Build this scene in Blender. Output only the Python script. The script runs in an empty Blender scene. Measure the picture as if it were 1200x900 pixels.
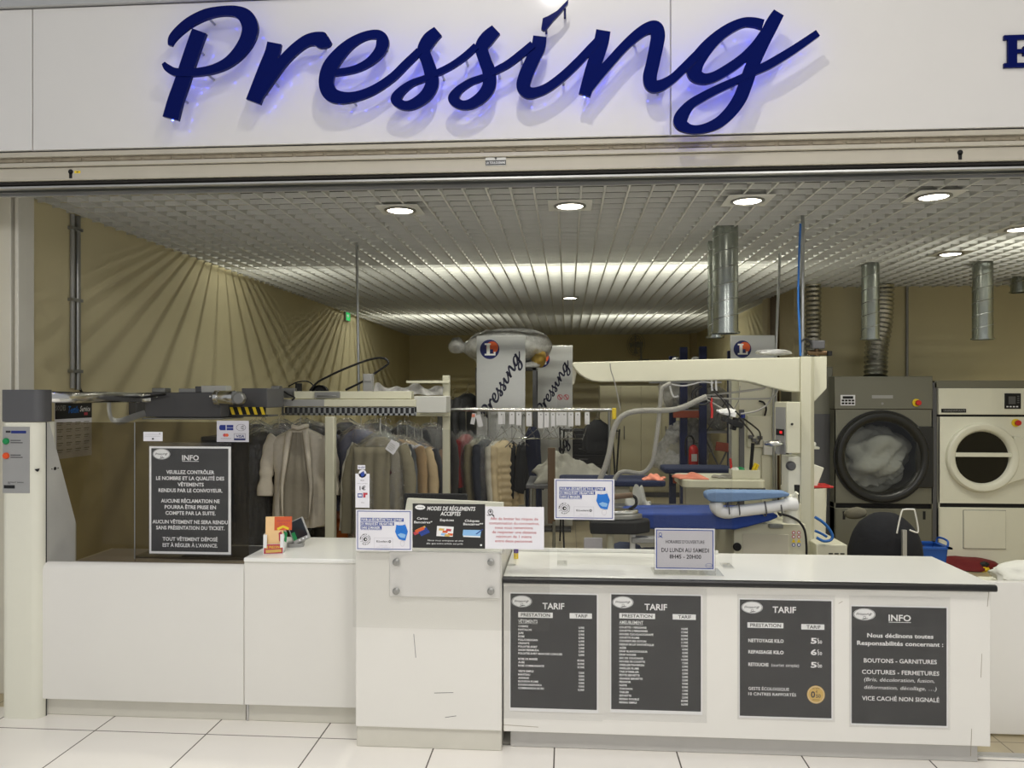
import bpy, bmesh, math, random
from mathutils import Vector, Matrix

# ---------------------------------------------------------------- camera, world, lamps, exposure
C = bpy.context.scene.collection
SC = bpy.context.scene
FPX, HY, EYE = 901.0, 460.0, 1.70            # focal length and horizon row of the 1200x900 frame, eye height
TH = math.atan(65 / FPX)
SN, CS = math.sin(TH), math.cos(TH)
def at(px, py, Y):
    """measured pixel -> point on the upright plane at distance Y"""
    a = (px - 600) / FPX
    dx, dy = -SN + a * CS, CS + a * SN
    t = Y / dy
    return Vector((t * dx, Y, EYE - t * (py - HY) / FPX))
def atX(px, py, X):
    """measured pixel -> point on the side plane at X"""
    a = (px - 600) / FPX
    dx, dy = -SN + a * CS, CS + a * SN
    t = X / dx
    return Vector((X, t * dy, EYE - t * (py - HY) / FPX))
def atZ(px, py, Z):
    a = (px - 600) / FPX
    t = (EYE - Z) * FPX / (py - HY)
    return Vector((t * (-SN + a * CS), t * (CS + a * SN), Z))

cam = bpy.data.cameras.new('camera'); cam.sensor_width = 36; cam.lens = FPX / 1200 * 36
cam.shift_y = (HY - 450) / 1200; cam.clip_start = .05; cam.clip_end = 100
co = bpy.data.objects.new('camera', cam); C.objects.link(co)
co.location = (0, 0, EYE); co.rotation_euler = (math.pi / 2, 0, TH)
SC.camera = co
w = bpy.data.worlds.new('world'); SC.world = w; w.use_nodes = True
w.node_tree.nodes['Background'].inputs[0].default_value = (.97, .98, 1.0, 1)
w.node_tree.nodes['Background'].inputs[1].default_value = .40
SC.view_settings.view_transform = 'Standard'; SC.view_settings.look = 'None'
SC.view_settings.exposure = 0.0; SC.view_settings.gamma = 1; SC.view_settings.use_curve_mapping = False
SC.cycles.transparent_max_bounces = 24
SC.cycles.max_bounces = 8

def area(name, loc, size, power, col=(1, .95, .87), aim=None, spread=math.pi):
    l = bpy.data.lights.new(name, 'AREA'); l.shape = 'RECTANGLE'; l.size, l.size_y = size
    l.energy = power; l.color = col; l.spread = spread
    o = bpy.data.objects.new(name, l); C.objects.link(o); o.location = loc
    if aim is not None:
        o.rotation_euler = (Vector(aim) - Vector(loc)).to_track_quat('-Z', 'Y').to_euler()
    return o
def spot(name, loc, aim, power, angle=100, blend=.6, r=.06, col=(1, .97, .85)):
    l = bpy.data.lights.new(name, 'SPOT'); l.energy = power; l.color = col
    l.spot_size = math.radians(angle); l.spot_blend = blend; l.shadow_soft_size = r
    o = bpy.data.objects.new(name, l); C.objects.link(o); o.location = loc
    o.rotation_euler = (Vector(aim) - Vector(loc)).to_track_quat('-Z', 'Y').to_euler()
    return o
# lamps of the shopping mall's own ceiling, in front of and above the shop front
MALL = (1, .965, .925)
spot('mall_spotlight', (-.1, 1.9, 4.5), (.05, 3.6, 3.0), 64, 130, 1, .045, MALL)
spot('mall_spotlight', (3.1, .9, 5.3), (3.1, 3.6, 2.6), 60, 120, 1, .3, (1, .87, .70))
DOWN_W = 38
for x in (-2.0, 1.6):
    area('mall_ceiling_panel', (x, .2, 6.2), (1.2, .6), 44, MALL, (x, 1.0, 0), 1.25)
for x in (-1.0, 4.0):
    area('mall_ceiling_panel', (x, -6.0, 4.7), (1.2, 1.2), 105, MALL, (x - 1, 4, 1.4))
# fluorescent tubes lying above the egg-crate ceiling
for x, y, l, p in ((0.2, 6.9, 3.0, 50), (-2.55, 6.9, .8, 7), (-1.9, 11.2, 1.5, 24), (1.1, 11.4, 1.5, 24), (4.1, 5.9, 1.8, 26)):
    area('fluorescent_tube', (x, y, 3.3), (l, .3 if x > 4 else .04), p, (1, .99, .86), (x, y, 0))

# ---------------------------------------------------------------- materials
def lin(c):
    c /= 255
    return c / 12.92 if c <= .04045 else ((c + .055) / 1.055) ** 2.4
def rgb(r, g, b): return (lin(r), lin(g), lin(b), 1)
def mat(name, col, rough=.5, metal=0, var=.06, scale=12, bump=0, bscale=80, spec=.5, emit=None, estr=1, aniso=None, coat=0, streak=None):
    m = bpy.data.materials.new(name); m.use_nodes = True
    nt = m.node_tree; N = nt.nodes; L = nt.links; b = N['Principled BSDF']
    b.inputs['Roughness'].default_value = rough; b.inputs['Metallic'].default_value = metal
    b.inputs['Specular IOR Level'].default_value = spec
    if coat: b.inputs['Coat Weight'].default_value = coat
    c = rgb(*col)
    tc = N.new('ShaderNodeTexCoord'); no = N.new('ShaderNodeTexNoise')
    no.inputs['Scale'].default_value = scale; no.inputs['Detail'].default_value = 4
    if streak:
        mp = N.new('ShaderNodeMapping'); mp.inputs['Scale'].default_value = streak
        L.new(tc.outputs['Object'], mp.inputs[0]); L.new(mp.outputs[0], no.inputs['Vector'])
    else: L.new(tc.outputs['Object'], no.inputs['Vector'])
    mx = N.new('ShaderNodeMix'); mx.data_type = 'RGBA'
    mx.inputs['A'].default_value = tuple(max(0, v * (1 - var)) for v in c[:3]) + (1,)
    mx.inputs['B'].default_value = tuple(min(1, v * (1 + var)) for v in c[:3]) + (1,)
    L.new(no.outputs['Fac'], mx.inputs['Factor']); L.new(mx.outputs['Result'], b.inputs['Base Color'])
    if bump:
        n2 = N.new('ShaderNodeTexNoise'); n2.inputs['Scale'].default_value = bscale; n2.inputs['Detail'].default_value = 3
        L.new((mp.outputs[0] if streak else tc.outputs['Object']), n2.inputs['Vector'])
        bp = N.new('ShaderNodeBump'); bp.inputs['Strength'].default_value = bump; bp.inputs['Distance'].default_value = .01
        L.new(n2.outputs['Fac'], bp.inputs['Height']); L.new(bp.outputs['Normal'], b.inputs['Normal'])
    if emit:
        b.inputs['Emission Color'].default_value = rgb(*emit); b.inputs['Emission Strength'].default_value = estr
    return m
def glassmat(name, tint=(1, 1, 1), refl=.08, rough=.02, milk=0, bump=0, bscale=20, milkcol=(220, 220, 220)):
    """thin clear sheet: tinted see-through with a Fresnel sheen"""
    m = bpy.data.materials.new(name); m.use_nodes = True
    nt = m.node_tree; N = nt.nodes; L = nt.links; N.remove(N['Principled BSDF']); out = N['Material Output']
    tr = N.new('ShaderNodeBsdfTransparent'); tr.inputs[0].default_value = tuple(tint) + (1,)
    gl = N.new('ShaderNodeBsdfGlossy'); gl.inputs['Roughness'].default_value = rough
    lw = N.new('ShaderNodeLayerWeight'); lw.inputs['Blend'].default_value = .5
    pw = N.new('ShaderNodeMath'); pw.operation = 'POWER'; pw.inputs[1].default_value = 5; L.new(lw.outputs['Facing'], pw.inputs[0])
    mu = N.new('ShaderNodeMath'); mu.operation = 'MULTIPLY_ADD'; mu.inputs[1].default_value = 1 - refl; mu.inputs[2].default_value = refl
    mu.use_clamp = True
    L.new(pw.outputs[0], mu.inputs[0])
    tc = N.new('ShaderNodeTexCoord'); no = N.new('ShaderNodeTexNoise'); no.inputs['Scale'].default_value = bscale; no.inputs['Detail'].default_value = 3
    L.new(tc.outputs['Object'], no.inputs['Vector'])
    if bump:
        bp = N.new('ShaderNodeBump'); bp.inputs['Strength'].default_value = bump; bp.inputs['Distance'].default_value = .03
        L.new(no.outputs['Fac'], bp.inputs['Height']); L.new(bp.outputs[0], gl.inputs['Normal']); L.new(bp.outputs[0], lw.inputs['Normal'])
    mx = N.new('ShaderNodeMixShader'); L.new(mu.outputs[0], mx.inputs[0]); L.new(tr.outputs[0], mx.inputs[1]); L.new(gl.outputs[0], mx.inputs[2])
    last = mx
    if milk:
        df = N.new('ShaderNodeBsdfDiffuse'); df.inputs[0].default_value = rgb(*milkcol)
        mr = N.new('ShaderNodeMapRange'); mr.inputs['To Min'].default_value = milk * .5; mr.inputs['To Max'].default_value = milk * 1.5
        L.new(no.outputs['Fac'], mr.inputs['Value'])
        m2 = N.new('ShaderNodeMixShader'); L.new(mr.outputs[0], m2.inputs[0])
        L.new(mx.outputs[0], m2.inputs[1]); L.new(df.outputs[0], m2.inputs[2]); last = m2
    L.new(last.outputs[0], out.inputs['Surface'])
    return m
def tilemat(name, col, grout, size, ox, oy, gw, rough=.3, var=.05):
    """square tiles in world X/Y with dark joints"""
    m = mat(name, col, rough, 0, var, 3); nt = m.node_tree; N = nt.nodes; L = nt.links; b = N['Principled BSDF']
    src = b.inputs['Base Color'].links[0].from_socket
    ge = N.new('ShaderNodeNewGeometry'); sp = N.new('ShaderNodeSeparateXYZ'); L.new(ge.outputs['Position'], sp.inputs[0])
    outs = []
    for k, o in (('X', ox), ('Y', oy)):
        a = N.new('ShaderNodeMath'); a.operation = 'SUBTRACT'; a.inputs[1].default_value = o; L.new(sp.outputs[k], a.inputs[0])
        p = N.new('ShaderNodeMath'); p.operation = 'PINGPONG'; p.inputs[1].default_value = size / 2; L.new(a.outputs[0], p.inputs[0])
        c = N.new('ShaderNodeMath'); c.operation = 'LESS_THAN'; c.inputs[1].default_value = gw / 2; L.new(p.outputs[0], c.inputs[0])
        outs.append(c)
    mxm = N.new('ShaderNodeMath'); mxm.operation = 'MAXIMUM'; L.new(outs[0].outputs[0], mxm.inputs[0]); L.new(outs[1].outputs[0], mxm.inputs[1])
    mx = N.new('ShaderNodeMix'); mx.data_type = 'RGBA'; mx.inputs['B'].default_value = rgb(*grout)
    L.new(mxm.outputs[0], mx.inputs['Factor']); L.new(src, mx.inputs['A']); L.new(mx.outputs['Result'], b.inputs['Base Color'])
    return m
M = {}
def dm(k, *a, **kw): M[k] = mat(k, *a, **kw)
dm('fascia', (222, 220, 216), .09, var=.02, scale=3, bump=.02, bscale=6)
dm('lintel', (186, 180, 164), .45, var=.08, scale=6)
dm('dirty', (150, 140, 120), .7, var=.4, scale=25)
dm('alu', (200, 200, 198), .35, .7, var=.05)
dm('darkgap', (30, 28, 26), .8)
dm('counter', (226, 224, 217), .3, var=.02, scale=4)
dm('countertop', (238, 238, 232), .16, var=.01, scale=4)
dm('kick', (205, 202, 190), .4, var=.04)
dm('kickgrey', (185, 183, 178), .35, var=.06)
dm('black', (11, 11, 12), .3)
dm('matteblack', (16, 16, 17), .75)
dm('rubber', (28, 28, 28), .6)
dm('wall', (212, 202, 164), .75, var=.05, scale=2.5, bump=.05, bscale=60)
dm('walltrim', (196, 184, 150), .6, var=.05)
dm('slat', (204, 204, 198), .5, var=.05, scale=8)
dm('plenum', (58, 57, 54), .9)
dm('post', (214, 212, 202), .4, var=.03)
dm('blue', (3, 16, 84), .14, var=.03, spec=.1)
dm('navy', (18, 28, 92), .4)
dm('inknavy', (14, 16, 48), .5)
dm('bluelogo', (20, 40, 118), .35)
dm('orangelogo', (214, 92, 44), .45)
dm('whiteprint', (238, 238, 236), .5, var=.01)
dm('paper', (232, 231, 236), .55, var=.01)
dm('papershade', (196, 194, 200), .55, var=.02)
dm('signblack', (33, 33, 32), .5, var=.04)
dm('print', (44, 42, 46), .6)
dm('printblue', (36, 66, 150), .55)
dm('printred', (186, 62, 76), .55)
dm('maskblue', (22, 116, 210), .5)
dm('masklight', (140, 188, 232), .5)
dm('gold', (212, 176, 92), .5)
dm('bodywhite', (226, 225, 209), .38, var=.02)
dm('bodygrey', (86, 86, 88), .42, var=.04)
dm('panelgrey', (160, 160, 158), .45, .2)
dm('sidegrey', (196, 196, 190), .5)
dm('green', (20, 138, 76), .3)
dm('orange', (224, 84, 34), .3)
dm('red', (196, 36, 34), .35)
dm('yellow', (236, 206, 40), .45)
dm('chrome', (215, 215, 212), .18, 1, var=.04)
dm('steel', (170, 172, 170), .3, .9, var=.08, scale=18)
dm('galv', (176, 182, 176), .26, .95, var=.16, scale=14)
dm('foil', (205, 205, 200), .22, 1, var=.2, scale=60, bump=.5, bscale=90)
dm('greysteel', (120, 119, 106), .4, .4, var=.05, streak=(2, 2, 60))
dm('doorgrey', (42, 42, 40), .3, .2)
dm('cream', (208, 206, 184), .38, var=.02)
dm('creamshade', (200, 196, 178), .45, var=.03)
dm('clothblue', (26, 60, 138), .75, bump=.3, bscale=40)
dm('clothlight', (112, 140, 178), .75, bump=.3, bscale=40)
dm('clothdark', (22, 34, 70), .8, bump=.3, bscale=40)
dm('coral', (238, 150, 124), .8, bump=.4, bscale=30)
dm('greycloth', (150, 148, 138), .9, var=.12, bump=.6, bscale=25)
dm('laundry', (222, 222, 214), .9, var=.1, bump=.6, bscale=14)
dm('wood', (96, 76, 54), .55, var=.2, streak=(3, 3, 30))
dm('tanwood', (190, 164, 120), .6)
dm('rackblue', (20, 32, 84), .45)
dm('rackorange', (150, 66, 40), .5, var=.1)
dm('locker', (190, 184, 158), .45, var=.03)
dm('banner', (196, 197, 194), .32, .6, var=.05, streak=(1, 1, 14))
dm('cable', (20, 20, 22), .5)
dm('cablegrey', (150, 148, 140), .5)
dm('hose', (150, 148, 140), .5, var=.1, bump=.5, bscale=70)
dm('bluetube', (42, 104, 178), .35)
dm('lampglow', (255, 250, 240), .4, emit=(255, 246, 230), estr=14)
dm('stripglow', (255, 255, 250), .4, emit=(255, 252, 240), estr=2.2)
dm('led', (40, 60, 255), .4, emit=(40, 60, 255), estr=62)
dm('exitgreen', (30, 170, 90), .4, emit=(30, 190, 100), estr=.8)
dm('redled', (230, 40, 50), .4, emit=(255, 50, 50), estr=.5)
dm('screendark', (34, 40, 46), .15)
dm('steelcup', (150, 150, 146), .3, .7)
dm('porthole', (10, 10, 10), .08)
dm('bluebasket', (34, 92, 186), .4)
dm('redcloth', (112, 24, 28), .8, bump=.4, bscale=30)
M['glass'] = glassmat('smoked_glass', (.66, .62, .53), .022, .03)
M['acrylic'] = glassmat('acrylic', (.965, .965, .96), .006, .03, milk=.004)
M['film'] = glassmat('plastic_film', (.95, .95, .95), .11, .16, milk=.02, bump=1.0, bscale=30)
M['bagfilm'] = glassmat('bag_film', (.9, .9, .9), .2, .15, milk=.42, bump=1.0, bscale=22)
M['doorglass'] = glassmat('door_glass', (.62, .63, .62), .04, .03)
M['sleeve'] = glassmat('pocket_plastic', (.97, .97, .97), .008, .15, milk=.025, bump=.2, bscale=12)
M['mallfloor'] = tilemat('mall_tiles', (236, 232, 224), (96, 90, 84), .577, -.062, 3.705, .007, .22, .03)
M['shopfloor'] = tilemat('shop_tiles', (188, 176, 146), (120, 110, 90), .40, .1, 3.9, .006, .3, .06)
_fab = {}
def fab(r, g, b):
    k = (r, g, b)
    if k not in _fab: _fab[k] = mat('fabric', k, .85, var=.12, scale=30, bump=.35, bscale=26)
    return _fab[k]

# ---------------------------------------------------------------- mesh builder
def T(loc=(0, 0, 0), rz=0, rx=0, ry=0):
    return Matrix.Translation(loc) @ Matrix.Rotation(rz, 4, 'Z') @ Matrix.Rotation(ry, 4, 'Y') @ Matrix.Rotation(rx, 4, 'X')
class MB:
    def __init__(s): s.v = []; s.f = []; s.m = []
    def add(s, v, f, mi=0, X=None):
        n = len(s.v)
        s.v += [tuple(X @ Vector(p)) if X is not None else tuple(p) for p in v]
        s.f += [tuple(i + n for i in q) for q in f]; s.m += [mi] * len(f)
        return s
    def box(s, x0, x1, y0, y1, z0, z1, mi=0, X=None):
        v = [(x, y, z) for x in (x0, x1) for y in (y0, y1) for z in (z0, z1)]
        return s.add(v, [(0, 1, 3, 2), (4, 6, 7, 5), (0, 4, 5, 1), (2, 3, 7, 6), (0, 2, 6, 4), (1, 5, 7, 3)], mi, X)
    def cyl(s, p0, p1, r0, r1=None, n=16, mi=0, X=None):
        return s.tube([p0, p1], [r0, r0 if r1 is None else r1], n, mi, X=X)
    def tube(s, pts, r, n=8, mi=0, cap=True, X=None, sq=1.0):
        P = [Vector(p) for p in pts]; k = len(P)
        R = r if isinstance(r, (list, tuple)) else [r] * k
        tan = [(P[min(i + 1, k - 1)] - P[max(i - 1, 0)]).normalized() for i in range(k)]
        up = Vector((0, 0, 1)) if abs(tan[0].z) < .9 else Vector((0, 1, 0))
        nrm = (up - tan[0] * up.dot(tan[0])).normalized(); V = []
        for i in range(k):
            nrm = (nrm - tan[i] * nrm.dot(tan[i]))
            nrm = nrm.normalized() if nrm.length > 1e-6 else tan[i].orthogonal().normalized()
            b = tan[i].cross(nrm)
            for j in range(n):
                a = 2 * math.pi * j / n
                V.append(P[i] + nrm * (math.cos(a) * R[i]) + b * (math.sin(a) * R[i] * sq))
        F = [(i * n + j, i * n + (j + 1) % n, (i + 1) * n + (j + 1) % n, (i + 1) * n + j) for i in range(k - 1) for j in range(n)]
        if cap: F += [tuple(range(n - 1, -1, -1)), tuple((k - 1) * n + j for j in range(n))]
        return s.add(V, F, mi, X)
    def lathe(s, prof, c=(0, 0, 0), axis='Z', n=32, mi=0, X=None, cap=True):
        V = []
        for r, z in prof:
            for j in range(n):
                a = 2 * math.pi * j / n; u, w_ = r * math.cos(a), r * math.sin(a)
                V.append((c[0] + u, c[1] + w_, c[2] + z) if axis == 'Z' else (c[0] + u, c[1] + z, c[2] + w_) if axis == 'Y' else (c[0] + z, c[1] + u, c[2] + w_))
        k = len(prof)
        F = [(i * n + j, i * n + (j + 1) % n, (i + 1) * n + (j + 1) % n, (i + 1) * n + j) for i in range(k - 1) for j in range(n)]
        if cap: F += [tuple(range(n)), tuple((k - 1) * n + j for j in range(n - 1, -1, -1))]
        return s.add(V, F, mi, X)
    def prism(s, poly, y0, y1, mi=0, X=None):
        """polygon in (x, z), pushed from y0 to y1"""
        n = len(poly)
        V = [(x, y0, z) for x, z in poly] + [(x, y1, z) for x, z in poly]
        F = [tuple(range(n)), tuple(range(2 * n - 1, n - 1, -1))] + [(i, i + n, (i + 1) % n + n, (i + 1) % n) for i in range(n)]
        return s.add(V, F, mi, X)
    def prismx(s, poly, x0, x1, mi=0, X=None):
        """polygon in (y, z), pushed from x0 to x1"""
        n = len(poly)
        V = [(x0, y, z) for y, z in poly] + [(x1, y, z) for y, z in poly]
        F = [tuple(range(n)), tuple(range(2 * n - 1, n - 1, -1))] + [(i, i + n, (i + 1) % n + n, (i + 1) % n) for i in range(n)]
        return s.add(V, F, mi, X)
    def prismz(s, poly, z0, z1, mi=0, X=None):
        n = len(poly)
        V = [(x, y, z0) for x, y in poly] + [(x, y, z1) for x, y in poly]
        F = [tuple(range(n)), tuple(range(2 * n - 1, n - 1, -1))] + [(i, i + n, (i + 1) % n + n, (i + 1) % n) for i in range(n)]
        return s.add(V, F, mi, X)
    def blob(s, c, r, seed=0, amp=.12, nu=28, nv=16, mi=0, X=None, flat=None, freq=1.0):
        rnd = random.Random(seed); W = [(Vector((rnd.uniform(-1, 1), rnd.uniform(-1, 1), rnd.uniform(-1, 1))) * (2 + 2.2 * k) * freq, rnd.uniform(0, 6.3), 1 / (1 + .5 * k)) for k in range(6)]
        V = []
        for i in range(nv + 1):
            th = math.pi * i / nv
            for j in range(nu):
                ph = 2 * math.pi * j / nu
                d = Vector((math.sin(th) * math.cos(ph), math.sin(th) * math.sin(ph), math.cos(th)))
                q = sum(a * math.sin(wv.dot(d) + p) for wv, p, a in W)
                k = 1 + amp * q * .5 - amp * .6 * max(0, 1 - abs(q) * 2.2)
                p = Vector((c[0] + d.x * r[0] * k, c[1] + d.y * r[1] * k, c[2] + d.z * r[2] * k))
                if flat is not None: p.z = max(p.z, flat)
                V.append(p)
        F = [(i * nu + j, (i + 1) * nu + j, (i + 1) * nu + (j + 1) % nu, i * nu + (j + 1) % nu) for i in range(nv) for j in range(nu)]
        return s.add(V, F, mi, X)
    def grid(s, fn, nu, nv, mi=0, X=None, closeu=False):
        V = [fn(i / (nu if closeu else nu - 1), j / (nv - 1)) for j in range(nv) for i in range(nu)]
        F = [(j * nu + i, j * nu + (i + 1) % nu, (j + 1) * nu + (i + 1) % nu, (j + 1) * nu + i) for j in range(nv - 1) for i in range(nu if closeu else nu - 1)]
        return s.add(V, F, mi, X)
    def build(s, name, mats, parent=None, bevel=0, sharp=40, solid=0, sub=0):
        me = bpy.data.meshes.new(name); me.from_pydata(s.v, [], s.f)
        for m in (mats if isinstance(mats, (list, tuple)) else [mats]): me.materials.append(M[m] if isinstance(m, str) else m)
        me.polygons.foreach_set('material_index', s.m)
        bm = bmesh.new(); bm.from_mesh(me); bmesh.ops.recalc_face_normals(bm, faces=bm.faces); bm.to_mesh(me); bm.free()
        me.polygons.foreach_set('use_smooth', [True] * len(me.polygons)); me.set_sharp_from_angle(angle=math.radians(sharp))
        me.update()
        o = bpy.data.objects.new(name, me); C.objects.link(o)
        if parent is not None: o.parent = parent
        if solid:
            d = o.modifiers.new('solid', 'SOLIDIFY'); d.thickness = solid; d.offset = 0
        if sub:
            d = o.modifiers.new('sub', 'SUBSURF'); d.levels = d.render_levels = sub
        if bevel:
            d = o.modifiers.new('bevel', 'BEVEL'); d.width = bevel; d.segments = 2; d.limit_method = 'ANGLE'; d.angle_limit = math.radians(40); d.harden_normals = False
        return o
def tag(o, label, cat, group=None, kind=None):
    o['label'] = label; o['category'] = cat
    if group: o['group'] = group
    if kind: o['kind'] = kind
    return o
def thing(name, label, cat, loc=(0, 0, 0), rz=0, group=None, rx=0, ry=0):
    o = bpy.data.objects.new(name, None); C.objects.link(o); o.empty_display_size = .05
    o.location = loc; o.rotation_euler = (rx, ry, rz)
    return tag(o, label, cat, group)
def struct(name, mb, mats, bevel=0, label=None):
    o = mb.build(name, mats, None, bevel); o['kind'] = 'structure'
    if label: o['label'] = label
    return o
def copy_tree(o, parent=None):
    c = o.copy(); C.objects.link(c); c.parent = parent
    for ch in list(o.children): copy_tree(ch, c)
    return c
def catmull(P, k=5):
    out = []; n = len(P)
    for i in range(n - 1):
        p0, p1, p2, p3 = P[max(i - 1, 0)], P[i], P[i + 1], P[min(i + 2, n - 1)]
        for j in range(k):
            t = j / k
            out.append(tuple(.5 * (2 * b + (c - a) * t + (2 * a - 5 * b + 4 * c - d) * t * t + (3 * b - a - 3 * c + d) * t ** 3) for a, b, c, d in zip(p0, p1, p2, p3)))
    out.append(tuple(P[-1])); return out
def curve3(P, k=6): return [Vector(p) for p in catmull([tuple(p) for p in P], k)]

# ---------------------------------------------------------------- lettering
_tx = {}
def text_mesh(s, bold=0, res=2):
    k = (s, bold, res)
    if k in _tx: return _tx[k]
    cu = bpy.data.curves.new('t', 'FONT'); cu.body = s; cu.size = 1; cu.resolution_u = res; cu.offset = bold
    o = bpy.data.objects.new('t', cu); me = o.to_mesh()
    v = [(q.co.x, q.co.y) for q in me.vertices]; f = [tuple(p.vertices) for p in me.polygons]
    o.to_mesh_clear(); bpy.data.objects.remove(o); bpy.data.curves.remove(cu)
    _tx[k] = (v, f); return v, f
CAP = None
class Print:
    """flat printing on an upright sheet w x h; u to the right 0..1, v downwards 0..1"""
    def __init__(s, w, h): s.mb = MB(); s.w = w; s.h = h; s.k = 0
    def y(s): s.k += 1; return -.0004 - .00004 * s.k
    def rect(s, u0, u1, v0, v1, mi):
        y = s.y(); a, b, c, d = u0 * s.w, u1 * s.w, (1 - v1) * s.h, (1 - v0) * s.h
        s.mb.add([(a, y, c), (b, y, c), (b, y, d), (a, y, d)], [(0, 1, 2, 3)], mi)
    def poly(s, pts, mi):
        y = s.y(); s.mb.add([(u * s.w, y, (1 - v) * s.h) for u, v in pts], [tuple(range(len(pts)))], mi)
    def ell(s, u, v, ru, rv, mi, n=28): s.poly([(u + ru * math.cos(2 * math.pi * i / n), v + rv * math.sin(2 * math.pi * i / n)) for i in range(n)], mi)
    def ring(s, u, v, ru, rv, t, mi, n=32):
        y = s.y(); V = []
        for i in range(n):
            a = 2 * math.pi * i / n
            for q in (1, 1 - t): V.append(((u + ru * q * math.cos(a)) * s.w, y, (1 - v - rv * q * math.sin(a)) * s.h))
        s.mb.add(V, [(2 * i, 2 * i + 1, (2 * i + 3) % (2 * n), (2 * i + 2) % (2 * n)) for i in range(n)], mi)
    def frame(s, u0, u1, v0, v1, tu, tv, mi):
        s.rect(u0, u1, v0, v0 + tv, mi); s.rect(u0, u1, v1 - tv, v1, mi); s.rect(u0, u0 + tu, v0, v1, mi); s.rect(u1 - tu, u1, v0, v1, mi)
    def text(s, t, u0, u1, v, h, mi, align='fit', bold=.012, xs=.9, slant=0, res=2, rot=0, under=False):
        """baseline at v, cap height h (share of the sheet's height); fitted between u0 and u1, or aligned at u0"""
        global CAP
        if CAP is None: CAP = max(q[1] for q in text_mesh('H')[0])
        V, F = text_mesh(t, bold, res)
        if not V: return
        x0 = min(q[0] for q in V); x1 = max(q[0] for q in V); ky = h * s.h / CAP
        kx = (u1 - u0) * s.w / (x1 - x0) if align == 'fit' else ky * xs
        ox = u0 * s.w - x0 * kx
        if align == 'c': ox -= (x1 - x0) * kx / 2
        if align == 'r': ox -= (x1 - x0) * kx
        y = s.y(); zb = (1 - v) * s.h
        P = [(ox + q[0] * kx + slant * q[1] * ky, y, zb + q[1] * ky) for q in V]
        s.mb.add(P, F, mi)
        if under:
            a = ox + x0 * kx; b = ox + x1 * kx; q = h * s.h * .1
            s.mb.add([(a, y, zb - 2.6 * q), (b, y, zb - 2.6 * q), (b, y, zb - 1.7 * q), (a, y, zb - 1.7 * q)], [(0, 1, 2, 3)], mi)
    def script(s, u, v, width, mi, ang=0, k=2, thin=1.0):
        """the shop's handwritten word, its left end at (u, v), width as share of the sheet's width"""
        sc = width * s.w / 770.0; y = s.y(); ca, sa = math.cos(ang), math.sin(ang)
        for L_ in SCRIPT:
            for st in L_[1]:
                V, F = ribbon2(st, k, thin)
                s.mb.add([(u * s.w + (x * ca - z * sa) * sc, y, (1 - v) * s.h + (x * sa + z * ca) * sc) for x, z in V], F, mi)
    def done(s, parent, mats, name='printing'): return s.mb.build(name, mats, parent)
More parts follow.
